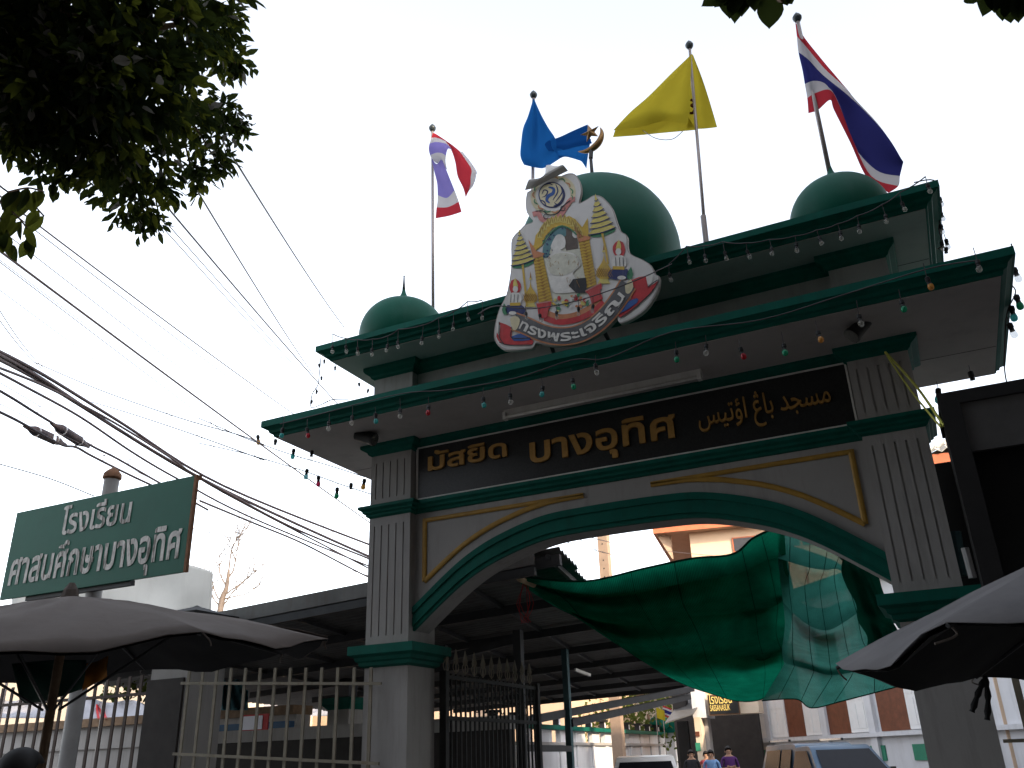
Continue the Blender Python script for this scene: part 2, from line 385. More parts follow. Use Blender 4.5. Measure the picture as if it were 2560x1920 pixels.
for (a, b) in (LX, RX):
    MB().box(a, b, Y0, Y1, 0, 2.555).build('pedestal', 'wall', gate)
    MB().ring(a, b, Y0, Y1, [(0, 2.545), (.045, 2.565), (.05, 2.60), (.075, 2.615), (.085, 2.65), (.135, 2.675), (.135, 2.765), (0, 2.785)]).build('capital', 'green', gate)
    fluted(a, b, 2.785, 4.17).build('pillar_shaft', 'wall', gate)
    MB().ring(a, b, Y0, Y1, [(0, 4.165), (.03, 4.185), (.035, 4.205), (.06, 4.22), (.065, 4.24), (.10, 4.262), (.10, 4.295), (0, 4.305)]).build('moulding', 'green', gate)
    fluted(a, b, 4.305, 4.915).build('pillar_shaft', 'wall', gate)
    MB().ring(a, b, Y0, Y1, [(0, 4.905), (.03, 4.925), (.04, 4.95), (.085, 4.975), (.10, 4.99), (.10, 5.028)]).build('moulding', 'green', gate)
    MB().box(a, b, Y0, Y1, 5.2, 5.90).build('attic_pilaster', 'wall', gate)
    MB().ring(a, b, Y0, Y1, [(0, 5.885), (.03, 5.905), (.04, 5.93), (.085, 5.96), (.10, 5.985), (.10, 6.028)]).build('moulding', 'green', gate)
# arched frieze wall
prof_arch = [(0, 3.945), (.4, 3.941), (.75, 3.924), (1.05, 3.866), (1.38, 3.765), (1.6, 3.672), (1.8, 3.562), (2.0, 3.425), (2.2, 3.275), (2.375, 3.14)]
def arch_z(dx):
    dx = abs(dx)
    for (a, za), (b, zb) in zip(prof_arch, prof_arch[1:]):
        if dx <= b: return za+(zb-za)*(dx-a)/(b-a)
    return prof_arch[-1][1]
cp = cat_pts([(x, 0, z) for x, z in prof_arch], 4)
AR = [(-p.x, p.z) for p in reversed(cp)]+[(p.x, p.z) for p in cp[1:]]
inn = .245
xs0, xs1 = LX[1], RX[0]
pts = [(min(max(XC+x, xs0), xs1), z-inn+.006) for x, z in AR]; pts[0] = (xs0, pts[0][1]); pts[-1] = (xs1, pts[-1][1])
mb = MB(); n = len(pts)
vs = []
for y in (YW, YB):
    vs += [(x, y, z) for x, z in pts]+[(x, y, 5.027) for x, z in pts]
fs = []
for i in range(n-1):
    fs += [(i, i+1, n+i+1, n+i), (2*n+i, 3*n+i, 3*n+i+1, 2*n+i+1), (i, 2*n+i, 2*n+i+1, i+1)]
mb.add(vs, fs).build('frieze_wall', 'wall', gate)
# archivolt in three steps
def sweep_band(off0, off1, y0, y1):
    vs = []; k = len(AR)
    for x, z in AR:
        X = min(max(XC+x, xs0+.004), xs1-.004)
        vs += [(X, y0, z-off0), (X, y1, z-off0), (X, y1, z-off1), (X, y0, z-off1)]
    fs = [(i*4+j, i*4+(j+1) % 4, (i+1)*4+(j+1) % 4, (i+1)*4+j) for i in range(k-1) for j in range(4)]+[(3,2,1,0), tuple((k-1)*4+j for j in range(4))]
    return MB().add(vs, fs)
av = sweep_band(0, .07, YW-.055, YW+.01).build('archivolt', 'green', gate)
for o0, o1, d in ((.07, .115, .038), (.115, .20, .048), (.20, inn, .03)): sweep_band(o0, o1, YW-d, YW+.01).build('arch_fillet', 'green', av)
# gold spandrel trims
for sx in (-1, 1):
    ox = 2.255; zt = 4.08; w = .052
    curve = [(XC+sx*x, arch_z(x)+.125+.05*(x/2.255)) for x in [2.255-i*(2.255-.36)/16 for i in range(17)]]
    curve = [(x, min(z, zt-.004)) for x, z in curve]
    t = MB(); y = YW-.022
    def strip(P, wd, t=t, y=y):
        vs = []; k = len(P)
        for i, (x, z) in enumerate(P):
            a = P[max(i-1, 0)]; b = P[min(i+1, k-1)]; d = Vector((b[0]-a[0], 0, b[1]-a[1])).normalized(); nrm = Vector((-d.z, 0, d.x))
            c = Vector((x, 0, z))
            for e, yy in ((-wd/2, YW+.004), (-wd/2, y+.008), (-wd/5, y), (wd/5, y), (wd/2, y+.008), (wd/2, YW+.004)): vs.append((c.x+nrm.x*e, yy, c.z+nrm.z*e))
        t.add(vs, [(i*6+j, i*6+j+1, (i+1)*6+j+1, (i+1)*6+j) for i in range(k-1) for j in range(5)]+[tuple(range(6)), tuple((k-1)*6+j for j in range(6))])
    strip(curve, w); y2 = y
    strip([(XC+sx*2.255, curve[0][1]), (XC+sx*2.255, zt+.02)], w)
    strip([(XC+sx*2.255, zt), (XC+sx*.36, zt)], w*.85)
    t.build('gold_spandrel_trim', 'gold_trim', gate)
# horizontal mouldings between the pillars
def hmould(prof, name='moulding'):
    k = len(prof); vs = [(x, YW-o, z) for x in (xs0+.002, xs1-.002) for o, z in prof]
    MB().add(vs, [(i, (i+1) % k, (i+1) % k+k, i+k) for i in range(k)]+[tuple(range(k)), tuple(range(2*k-1, k-1, -1))]).build(name, 'green', gate)
hmould([(-.01, 4.165), (.02, 4.175), (.03, 4.2), (.06, 4.215), (.065, 4.24), (.095, 4.262), (.095, 4.30), (-.01, 4.31)])
hmould([(-.01, 4.945), (.02, 4.952), (.04, 4.965), (.085, 4.985), (.095, 5.0), (.095, 5.026), (-.01, 5.0265)])
sp_ = MB().box(xs0+.045, xs1-.03, YW-.03, YW+.01, 4.335, 4.925).build('sign_panel', 'granite', gate)
fr = MB()
fr.box(xs0+.018, xs0+.045, YW-.036, YW+.01, 4.312, 4.942); fr.box(xs1-.03, xs1-.012, YW-.036, YW+.01, 4.312, 4.942); fr.box(xs0+.045, xs1-.03, YW-.036, YW+.01, 4.312, 4.335); fr.box(xs0+.045, xs1-.03, YW-.036, YW+.01, 4.925, 4.942)
fr.build('border', 'white_enamel', sp_)
YS = YW-.034
def sign_word(body, pl, pr, top, bold):
    a, b = at(*pl, YS), at(*pr, YS); c = at(*top, YS)
    base = (a.z+b.z)/2; h = c.z-base
    text(body, sp_, ['gold'], (a.x, YS-.012, base), (b.x-a.x, 0, 0), (0, 0, h/.55), (0, -1, 0), bold=bold, ext=.012)
A_ = lambda x, y: (1000+x/1.8433, 850+y/1.8433)
sign_word('มัสยิด', A_(133, 598), A_(497, 541), A_(428, 487), .020)
sign_word('บางอุทิศ', A_(603, 562), A_(1280, 452), A_(603, 480), .021)
ar = '\ufeb2\ufef4\ufe97\ufe85\ufe8d \u06a0\ufe8e\ufe91 \ufeaa\ufea0\ufeb4\ufee3'
a, b = at(*A_(1380, 395), YS), at(*A_(1990, 290), YS)
text(ar, sp_, ['gold'], (a.x, YS-.012, .5*(a.z+b.z)+.0), (b.x-a.x, 0, 0), (0, 0, .30), (0, -1, 0), bold=.004, ext=.012)
# roof slabs
def slab(x0, x1, y0, y1, z0, z1, flare, nm):
    e = flare/.12
    o = MB().ring(x0, x1, y0, y1, [(0, z0+.003), (.012*e, z0+.006), (.02*e, z0+.035), (.05*e, z0+.045), (.06*e, z0+.075), (.10*e, z0+.10), (.12*e, z0+.105), (.12*e, z1), (-.2, z1+.01)]).build(nm, 'green', gate)
    s = MB().box(x0+.004, x1-.004, y0+.004, y1-.004, z0-.004, z0+.02).build('soffit', 'soffit', o)
    ym = y0+(y1-y0)*.66
    MB().box(x0+.01, x1-.01, ym, ym+.008, z0-.006, z0).build('joint', 'black', o)
    return o
slab(-6.36, .97, 7.17, 9.37, 5.03, 5.21, .12, 'lower_roof_slab')
slab(-5.93, .60, 7.55, 8.99, 6.03, 6.205, .14, 'upper_roof_slab')
MB().box(xs0, xs1, YW, YB, 5.2, 6.03).build('attic_wall', 'wall', gate)
hm = [(-.01, 5.885), (.03, 5.905), (.04, 5.93), (.085, 5.96), (.10, 5.985), (.10, 6.026), (-.01, 6.0265)]
hmould(hm)
# domes
def dome(cx, cy, z, r, h, tip, spire, nm='dome', lab=None):
    P = [(r*.80, z-.02), (r*.80, z), (r*.90, z+h*.12), (r*.975, z+h*.25), (r, z+h*.38), (r*.985, z+h*.50), (r*.93, z+h*.63), (r*.82, z+h*.76), (r*.66, z+h*.87), (r*.46, z+h*.95), (r*.28, z+h*1.0), (r*.14, z+h*1.0+tip*.28), (r*.065, z+h+tip*.6), (r*.03, z+h+tip)]
    P = [(p.x, p.z) for p in cat_pts([(a, 0, b) for a, b in P], 3)]
    o = MB().lathe((cx, cy, 0), P, 48).build(nm, 'dome', gate, smooth=True)
    if lab: o['label'] = lab
    if spire: MB().lathe((cx, cy, 0), [(.022, z+h+tip*.8), (.012, z+h+tip+spire*.5), (.008, z+h+tip+spire*.9), (.013, z+h+tip+spire*.95), (.004, z+h+tip+spire)], 10).build('spire', 'dark_steel', o, smooth=True)
    return o
dome(-5.37, 8.22, 6.20, .545, .80, .20, .20, lab='small green dome with a thin spire')
dome(-.12, 8.22, 6.20, .50, .80, .22, 0, lab='small green dome with a flagpole at its tip')
big = dome(-2.72, 8.22, 6.20, .93, 1.62, .06, 0, lab='large green central dome')
# crescent and star on the big dome
zc = 8.33; cy = 8.22
dz = at(1480, 421, cy); st = at(1476, 345, cy)
pole = at(1480, 400, cy)
MB().lathe((-2.72, cy, 0), [(.03, 7.85), (.022, 8.1), (.02, st.z-.28)], 10).build('finial_stem', 'dark_steel', big, smooth=True)
def crescent(pc, Ro, t, a0, a1, n=22):
    vs = []
    for i in range(n+1):
        f = i/n; a = a0+(a1-a0)*f; w = t*math.sin(math.pi*f)**.8+.004
        for k in range(8):
            b = 2*math.pi*k/8; rr = Ro-w*.5+w*.5*math.cos(b)
            vs.append(pc+Vector((rr*math.cos(a), .45*w*math.sin(b), rr*math.sin(a))))
    fs = [(i*8+j, i*8+(j+1) % 8, (i+1)*8+(j+1) % 8, (i+1)*8+j) for i in range(n) for j in range(8)]+[tuple(range(8)), tuple(n*8+j for j in range(8))]
    return MB().add(vs, fs)
pc = at(1472, 348, cy)
crescent(pc, .20, .085, rad(-140), rad(38)).build('crescent', 'bronze', big, smooth=True)
sv = []; stc = at(1476, 332, cy-.03)
for i in range(10):
    r_ = .135 if i % 2 == 0 else .055; an = rad(100)+i*math.pi/5; sv.append(stc+Vector((r_*math.cos(an), 0, r_*math.sin(an))))
MB().add(sv+[stc+Vector((0, -.04, 0)), stc+Vector((0, .04, 0))], [(i, (i+1) % 10, 10) for i in range(10)]+[((i+1) % 10, i, 11) for i in range(10)]).build('star', 'bronze', big)
MB().tube([(-2.72, cy, st.z-.3), pc+Vector((.02, 0, -.17))], .028).build('clamp', 'dark_steel', big)

# ================================================================== shade: buildings added out of frame beside and behind the street, overhanging tree
def shade_block(x0, x1, y0, y1, h, label, face):  # unseen building, added to keep sun and sky off the gateway
    t = thing('shade_block', label, 'building', ((x0+x1)/2, (y0+y1)/2, 0), 'unseen buildings added for shade')
    MB().box(x0, x1, y0, y1, 0, h).build('wall', 'shade_block_wall', t)
    MB().box(x0-.3, x1+.3, y0-.3, y1+.3, h+.002, h+.3).build('roof', 'concrete', t)
    nx = 4
    for fl in range(int(h//3.4)):
        for i in range(nx):
            z = 1.0+fl*3.4
            if face == 'y':
                c = x0+(i+.5)*(x1-x0)/nx; o = MB().box(c-.9, c+.9, y1-.03, y1+.04, z, z+1.5).build('window', 'shutter_white', t)
                MB().box(c-.8, c+.8, y1+.04, y1+.05, z+.1, z+1.4).build('pane', 'window_dark', o)
            else:
                c = y0+(i+.5)*(y1-y0)/nx; o = MB().box(x0-.04, x0+.03, c-.9, c+.9, z, z+1.5).build('window', 'shutter_white', t)
                MB().box(x0-.05, x0-.04, c-.8, c+.8, z+.1, z+1.4).build('pane', 'window_dark', o)
shade_block(5.5, 18, -4, 13, 15.0, 'tall unseen building added to shade the gateway from the right', 'x')
shade_block(-26, -9, -20, -8.2, 10.5, 'unseen building added to block sky behind the camera on the left', 'y')
shade_block(-8.5, 4, -20, -8.2, 16.0, 'unseen building added to block sky straight behind the camera', 'y')
shade_block(4.6, 18, -20, -8.2, 15.0, 'unseen building added to block sky behind the camera on the right', 'y')

# leaves
def leaf_geo(mb, p, d, nrm, L, w, mi=0, seg=False):
    d = d.normalized(); s = d.cross(nrm)
    if s.length < 1e-4: s = d.cross(Vector((1, 0, 0)))
    s.normalize(); nn = s.cross(d)
    q = [p, p+d*L*.25+s*w*.40+nn*w*.1, p+d*L*.55+s*w*.5+nn*w*.12, p+d*L*.82+s*w*.26+nn*w*.06, p+d*L-nn*w*.15, p+d*L*.82-s*w*.26+nn*w*.06, p+d*L*.55-s*w*.5+nn*w*.12, p+d*L*.25-s*w*.40+nn*w*.1, p+d*L*.5-nn*w*.08]
    mb.add(q, [(0, 1, 2, 8), (8, 2, 3, 4), (8, 4, 5, 6), (0, 8, 6, 7)], mi)
def leaf_fine(mb, p, d, nrm, L, w):
    d = d.normalized(); s = d.cross(nrm).normalized(); nn = s.cross(d); prof = [(0, .0), (.08, .16), (.2, .36), (.35, .48), (.5, .5), (.65, .43), (.78, .31), (.88, .17), (.95, .06), (1, 0)]
    row = [[p+d*L*t+s*w*q*e+nn*(w*.25*abs(e)*q-.10*L*t*t) for e in (-1, -.5, 0, .5, 1)] for t, q in prof]; mb.grid(row)
def rnd3(): 
    while True:
        v = Vector((R.uniform(-1, 1), R.uniform(-1, 1), R.uniform(-1, 1)))
        if .05 < v.length < 1: return v
def sprig(mb, p, dirv, n, L, mi):
    dirv = dirv.normalized()
    for i in range(n):
        a = rnd3().normalized(); d = (dirv*.6+a*.9+Vector((0, 0, -.55))).normalized()
        leaf_geo(mb, p+a*.02-dirv*R.uniform(0, L*1.2), d, rnd3().normalized()+Vector((0, 0, .6)), L*R.uniform(.7, 1.15), L*R.uniform(.36, .48), mi if R.random() > .06 else 2)

# --- big tree at upper left
tree = thing('broadleaf_tree', 'dense dark broadleaf tree overhanging the upper left of the street', 'tree', (-10.8, 1.2, 0))
blobs = [  # px, py, radius px, distance
    (60, 60, 150, 8.2), (230, 60, 150, 8.0), (400, 60, 130, 8.4), (500, 60, 100, 9.0), (540, 120, 75, 9.4), (575, 40, 45, 9.6), (90, 210, 130, 7.8), (230, 210, 140, 7.6), (360, 210, 130, 8.0),
    (440, 290, 100, 8.6), (520, 330, 85, 9.2), (545, 410, 55, 9.4), (560, 280, 60, 9.3), (250, 350, 120, 7.9), (150, 380, 95, 7.9), (360, 400, 95, 8.4), (340, 500, 75, 8.8), (365, 550, 50, 9.0), (290, 440, 80, 8.4), (30, 330, 60, 7.7), (60, 250, 120, 8.6), (480, 440, 55, 9.0), (410, 480, 45, 9.0), (590, 160, 45, 9.5), (600, 320, 35, 9.4), (-60, 150, 160, 8.4), (-100, -60, 200, 8.6), (250, -120, 180, 8.3), (480, -90, 130, 9.0)]
crown = MB(); cen = []
for (px, py, rp, D) in blobs:
    c = atd(px, py, D); r = rp/2250*D; cen.append((c, r))
    n = int(24*(rp/60)**2.0)+6 if py > -40 else int(16*(rp/60)**2)
    for k in range(n):
        v = rnd3(); v = v.normalized()*(v.length**.5)
        q = c+Vector((v.x*r*1.0, v.y*r*1.0, v.z*r*.97))
        sprig(crown, q, v+Vector((0, 0, -.3)), 4, R.uniform(.12, .19) if rp > 100 else R.uniform(.10, .145), 1 if R.random() < .25 else 0)
o = kind(crown.build('crown', ['leaf', 'leaf_light', 'leaf_grey'], tree, fix=False), 'stuff')
br = MB(); root = Vector((-10.8, 1.2, 0)); top = atd(60, 200, 8.2)
MB().tube(cat_pts([root, (-10.7, 1.4, 2.2), (-10.2, 2.2, 4.6), atd(-60, 330, 8.4), top], 5), [.24-.007*i for i in range(21)], 12).build('trunk', 'bark', tree, smooth=True)
hubs = [top, atd(230, 200, 8.0), atd(430, 250, 8.7), atd(300, 380, 8.4), atd(450, 60, 8.8), atd(150, 40, 8.1)]
for h in hubs[1:]:
    P = cat_pts([top, top.lerp(h, .5)+Vector((0, 0, .12)), h], 5); MB().tube(P, [.05-.03*j/len(P) for j in range(len(P))], 7).build('limb', 'bark', tree, smooth=True)
for i, (c, r) in enumerate(cen):
    s = min(hubs, key=lambda h: (h-c).length)
    m = s.lerp(c, .5)+Vector((0, 0, .05)); P = cat_pts([s, m, c], 5)
    MB().tube(P, [max(.006, .022*(1-j/11)) for j in range(len(P))], 7).build('limb', 'bark', tree, smooth=True)
# --- the hanging twig with single large leaves, lower left
sp = thing('leafy_twig', 'pale green drooping twig with large leaves at the left edge below the dark crown', 'twig', atd(-30, 470, 6.2))
tw = MB(); tips = []
for P in ([(-40, 430), (20, 480), (70, 500), (110, 540)], [(-40, 470), (20, 520), (60, 560), (80, 600)], [(-40, 500), (10, 560), (30, 620)], [(20, 480), (70, 470), (110, 480)]):
    C_ = cat_pts([atd(x, y, 6.2+.15*i) for i, (x, y) in enumerate(P)], 5); tw.tube(C_, .006, 5); tips.append(C_)
tw.build('stem', 'bark', sp)
for C_ in tips:
    for i in range(3, len(C_), 2):
        for k in range(R.choice((1, 1, 2))):
            mb = MB(); d = Vector((R.uniform(-.6, .6), R.uniform(-.5, .5), -1)); leaf_fine(mb, C_[i], d, CU*.2-_f+rnd3()*.7, R.uniform(.13, .20), R.uniform(.06, .085)); mb.build('leaf', 'leaf_light' if R.random() < .6 else 'leaf', sp, fix=False)
# --- overhanging tree behind the camera, two leafy twigs dip into the top edge
t2 = thing('street_tree', 'street tree behind the viewer with a few pointed leaves dipping into the top right edge', 'tree', (3.2, -2.6, 0))
lim = cat_pts([(3.2, -2.6, 0), (3.1, -2.5, 2.2), (2.6, -1.8, 4.4), (1.4, .4, 6.2), atd(1850, -160, 5.0)], 6)
MB().tube(lim, [.22*(1-i/len(lim))+.02 for i in range(len(lim))], 12).build('trunk', 'bark', t2, smooth=True)
c2 = MB()  # crown enlarged out of view to block sky light on the gateway
for (bx, by, bz, r, n) in ((2.5, -3, 7.5, 2.6, 500), (0, -3.6, 8.2, 2.8, 500), (-2.6, -3.2, 8.0, 2.4, 500), (1.2, -.4, 9.4, 2.2, 600), (-1.4, -.2, 9.8, 2.2, 600), (-5, -3.5, 7.5, 2.2, 500), (4.5, -1, 8.2, 2.4, 500), (.2, 1.4, 11.4, 2.0, 600), (-3.4, .2, 10.6, 2.0, 600), (3.2, 1.6, 10.6, 2.0, 500), (-6.5, -1.2, 9.6, 2.2, 500), (-3.5, -5.5, 8.5, 2.5, 500), (2, -5.5, 8.5, 2.5, 500)):
    for k in range(int(n*1.7)):
        v = rnd3(); sprig(c2, Vector((bx, by, bz))+v*r, v, 3, .30, 0)
kind(c2.build('crown', ['leaf', 'leaf_light', 'leaf_grey'], t2, fix=False), 'stuff')
def big_leaf(px, py, tx, ty, D, w, mat='leaf'):
    a, b = atd(px, py, D), atd(tx, ty, D+R.uniform(-.05, .05)); mb = MB(); leaf_fine(mb, a, b-a, -_f+rnd3()*.35, (b-a).length, w); mb.build('leaf', mat, t2, fix=False, smooth=True)
for a in ((1830, -40, 1756, 14, .055), (1815, -35, 1788, 18, .06), (1830, -45, 1824, 46, .07), (1838, -45, 1841, 60, .062), (1850, -40, 1857, 44, .06), (1875, -40, 1891, 28, .055), (1918, -12, 1927, 71, .079), (1955, -35, 1970, 13, .055), (1965, -30, 1984, 10, .05),
          (1870, -40, 1872, 20, .07), (1800, -50, 1810, 10, .06), (2440, -30, 2435, 12, .06), (2460, -30, 2462, 38, .062), (2480, -35, 2490, 30, .06), (2500, -30, 2512, 52, .062), (2525, -30, 2532, 60, .06), (2545, -30, 2552, 58, .06), (2570, -30, 2575, 40, .06)):
    big_leaf(a[0], a[1], a[2], a[3], 2.6, a[4], 'leaf')
for P in ([(1850, -160), (1830, -45)], [(1850, -160), (1935, -15), (1960, -35)], [(1850, -160), (2200, -140), (2480, -30), (2560, -30)]):
    MB().tube(cat_pts([atd(x, y, 5.0 if i == 0 else 2.6) for i, (x, y) in enumerate(P)], 6), .006, 6).build('twig', 'bark', t2)

# ================================================================== overhead wires (they run away from the street, past the gateway)
def wire(pts, r, name='power_cable', mat='cable', label='', group='overhead cables', n=6):
    P = cat_pts([at(x, y, Y) for x, y, Y in pts], n)
    o = MB().tube(P, r, 6, mi=0).build(name, mat, fix=False, smooth=True); b = P[0]; rebase(o, b)
    return tag(o, label, 'cable', group)
thin = [  # two visible pixels each, near depth and far depth
    ('thin wire crossing the sky highest, right of the tree crown', (560, 350, 6), (825, 763, 16), .010),
    ('thin wire second from the top, leaving the lower edge of the tree', (430, 365, 6), (742, 870, 17), .010),
    ('thin wire third from the top below the tree crown', (375, 460, 6), (850, 1010, 18), .010),
    ('faint thin wire just left of the third sky wire, lower of a close pair', (350, 500, 6), (840, 1030, 20), .005),
    ('faint thin wire of a close pair below the tree crown', (380, 510, 6), (905, 1090, 20), .005),
    ('upper of two parallel wires reaching the gateway roof tip', (20, 500, 6), (735, 1030, 20), .010),
    ('lower of two parallel wires reaching the gateway roof tip', (10, 510, 6), (715, 1042, 20), .006),
    ('thin wire from the drooping twig towards the coloured bulbs', (10, 575, 6), (780, 1160, 22), .005),
    ('double-strand wire from the left edge under the twig', (0, 622, 6), (930, 1305, 24), .014),
    ('faint wire running just under the double-strand wire', (0, 650, 6), (925, 1345, 26), .005),
    ('faint wire low under the double-strand wire', (0, 720, 6), (925, 1390, 26), .0035),
    ('hair-thin wire crossing the pale middle of the sky', (60, 690, 6), (925, 1330, 28), .0035),
    ('thin wire crossing steeply above the thick cable bundle', (0, 770, 6), (105, 905, 9), .005),
    ('thin steep wire beside the cable bundle at the left edge', (0, 795, 6), (110, 915, 9), .005),
]
for lab, a, b, r in thin:
    r *= 1.35; A, B = at(*a), at(*b); E_ = B+(B-A)*.35; P = sag(A-(B-A)*.12, E_, .10)
    tag(rebase(MB().tube(P, r, 5).build('overhead_wire', 'thin_wire', fix=False), P[0]), lab, 'wire', 'overhead wires')
thick = [
    ('topmost strand of the thick cable bundle above the green school sign', [(-40, 860, 7), (105, 935, 8.5), (300, 1055, 11), (560, 1215, 15), (925, 1362, 21), (1040, 1400, 24)], .030),
    ('heaviest cable of the bundle passing over the school sign corner', [(-40, 868, 7), (100, 945, 8.5), (290, 1070, 11), (500, 1195, 14), (720, 1300, 17.5), (925, 1392, 21), (1040, 1440, 24)], .036),
    ('cable twisted tightly under the heaviest cable of the bundle', [(-40, 880, 7), (120, 965, 8.8), (330, 1095, 11.5), (520, 1205, 14.2), (730, 1318, 17.5), (925, 1398, 21), (1040, 1450, 24)], .027),
    ('middle cable joining the bundle above the school sign', [(-40, 905, 7), (100, 960, 8.5), (210, 1015, 9.8), (300, 1065, 11), (420, 1140, 12.5), (560, 1232, 15), (920, 1420, 21)], .022),
    ('lone cable below the bundle running behind the school sign top', [(-40, 912, 7), (60, 965, 8), (200, 1042, 9.6), (330, 1130, 11.2), (440, 1195, 12.8), (620, 1290, 15.5), (922, 1415, 21), (1040, 1460, 24)], .022),
    ('lower cable emerging right of the school sign', [(500, 1252, 13), (640, 1310, 16), (760, 1360, 18), (922, 1443, 21), (1040, 1490, 24)], .024),
]
for lab, P, r in thick: wire(P, r, 'power_cable', label=lab)
# spliced cables with bulging joints
for lab, P, jo in (('upper spliced cable with a fat black joint left of the sign post', [(-40, 955, 7), (30, 995, 7.6), (110, 1045, 8.4), (230, 1115, 9.7), (290, 1145, 10.4), (395, 1205, 11.8), (520, 1275, 13.2)], (128, 1058, 222, 1118)),
                   ('lower spliced cable with a long black joint left of the sign post', [(-40, 1012, 7), (40, 1050, 7.7), (150, 1110, 8.8), (190, 1118, 9.3), (230, 1140, 9.8), (330, 1190, 11), (480, 1260, 13)], (60, 1065, 165, 1112))):
    t = thing('spliced_cable', lab, 'cable', at(*P[0]), 'spliced cables')
    C_ = cat_pts([at(*p) for p in P], 6); MB().tube(C_, .022, 7).build('cable', 'cable', t, smooth=True)
    a, b = at(jo[0], jo[1], 8.6), at(jo[2], jo[3], 9.6)
    Q = [a.lerp(b, f) for f in (0, .12, .22, .3, .7, .8, .9, 1)]
    MB().tube(Q, [.026, .042, .08, .086, .086, .072, .038, .024], 10).build('splice_joint', 'cable', t, smooth=True)
    for f in (.28, .72):
        MB().tube([a.lerp(b, f-.012), a.lerp(b, f+.012)], .092, 10).build('clamp_band', 'chrome', t)
    MB().tube(sag(C_[0]+Vector((0, 0, .12)), C_[-1]+Vector((0, 0, .1)), .0), .006, 5).build('messenger_wire', 'thin_wire', t)
    for f in (.1, .3, .5, .72):
        p = C_[int(f*len(C_))]; MB().bar(p, p+Vector((0, 0, .13)), .03).build('hanger', 'chrome', t)
for lab, P in (('wire curving from the cable bundle to the coloured bulb string', [(85, 905, 8.5), (250, 975, 8.3), (450, 1045, 8), (600, 1088, 7.7), (660, 1112, 7.5)]),
               ('second wire curving from the bundle to the lower bulb string', [(230, 1005, 9), (330, 1035, 8.6), (480, 1085, 8.2), (660, 1150, 7.6)]),
               ('thin slack wire sloping to the school sign top', [(-20, 1155, 6.5), (120, 1195, 6.7), (235, 1240, 6.9)]),
               ('thin wire sloping beneath the thick cables to the bare tree', [(480, 1320, 14), (560, 1340, 15), (760, 1392, 19), (925, 1440, 22)]),
               ('thin wire sagging through the arch from left to the house', [(1330, 1330, 12), (1560, 1392, 22), (1720, 1408, 30)]),
               ('second thin wire sagging through the arch towards the house', [(1380, 1320, 12), (1600, 1370, 24), (1790, 1390, 32)]),
               ('short thick dropping wire seen at the crown of the arch', [(1400, 1310, 12), (1430, 1335, 14), (1495, 1378, 18)])):
    wire(P, .008, 'overhead_wire', 'thin_wire', lab, 'slack wires')
tag(rebase(MB().tube(cat_pts([at(2213, 880, 7.95), at(2290, 965, 7.7), at(2360, 1065, 7.0)], 5), .011, 6).tube(cat_pts([at(2218, 890, 7.95), at(2280, 980, 7.7), at(2352, 1068, 7.0)], 5), .008, 6).build('yellow_strap', 'yellow_tape'), at(2213, 880, 7.95)), 'translucent yellow strap tied from the right pillar top to the dark canopy', 'strap')

# ================================================================== string lights
def bulb_meshes():
    sk = MB().lathe((0, 0, 0), [(.012, .0), (.017, -.004), (.018, -.03), (.014, -.034), (.014, -.05), (.017, -.054)], 10)
    bl = MB().lathe((0, 0, 0), [(.012, -.052), (.019, -.062), (.0215, -.076), (.019, -.09), (.012, -.098), (.003, -.101)], 12)
    return sk, bl
_sk, _bl = bulb_meshes()
sk_o = _sk.build('lamp_holder', 'socket', smooth=40); SKM = sk_o.data; bpy.data.objects.remove(sk_o)
BLM = {}
for c in ('clear', 'orange', 'teal', 'red', 'green', 'pink', 'blue'):
    o_ = _bl.build('bulb', 'bulb_'+c, smooth=True); BLM[c] = o_.data; bpy.data.objects.remove(o_)
def bulb(parent, p, c, sc=1., tilt=(0, 0)):
    """p = centre of the glass"""
    o = bpy.data.objects.new('lamp_holder', SKM); COL.objects.link(o); o.parent = parent
    o.rotation_euler = (tilt[0], tilt[1], R.uniform(0, 3)); o.scale = (sc,)*3
    o.location = Vector(p)+o.rotation_euler.to_matrix()@Vector((0, 0, .076*sc))-Vector(parent.location)
    if c:
        b = bpy.data.objects.new('bulb', BLM[c]); COL.objects.link(b); b.parent = o
    return Vector(parent.location)+Vector(o.location)
def string(label, pts, Y, cable=None, sc=1., drop=.05, lift=None, group='string lights'):
    t = thing('string_light', label, 'string light', at(*pts[0][:2], Y if not callable(Y) else Y(*pts[0][:2])), group)
    tops = []
    for x, y, c in pts:
        yy = Y(x, y) if callable(Y) else Y
        p = bulb(t, at(x, y, yy), c, sc, (R.uniform(-.18, .18), R.uniform(-.18, .18)))
        d = drop*R.uniform(.7, 1.3); q = p+Vector((R.uniform(-.01, .01), 0, d)); tops.append(q)
        MB().tube([p, q], .0035, 5).build('lead', 'thin_wire', t)
    if cable is None:
        P = []
        for a, b in zip(tops, tops[1:]): P += sag(a, b, .012, 4)[:-1]
        P.append(tops[-1])
    else: P = cat_pts([at(*c) for c in cable], 5)
    MB().tube(P, .006, 5).build('cable', 'thin_wire', t)
    return t
K = 1.157
E6 = lambda x, y: (600+x/3.686, 850+y/3.686)
E1 = lambda x, y: (1960+x/2.765, 420+y/2.765)
E7 = lambda x, y: (750+x/3.687, 650+y/3.687)
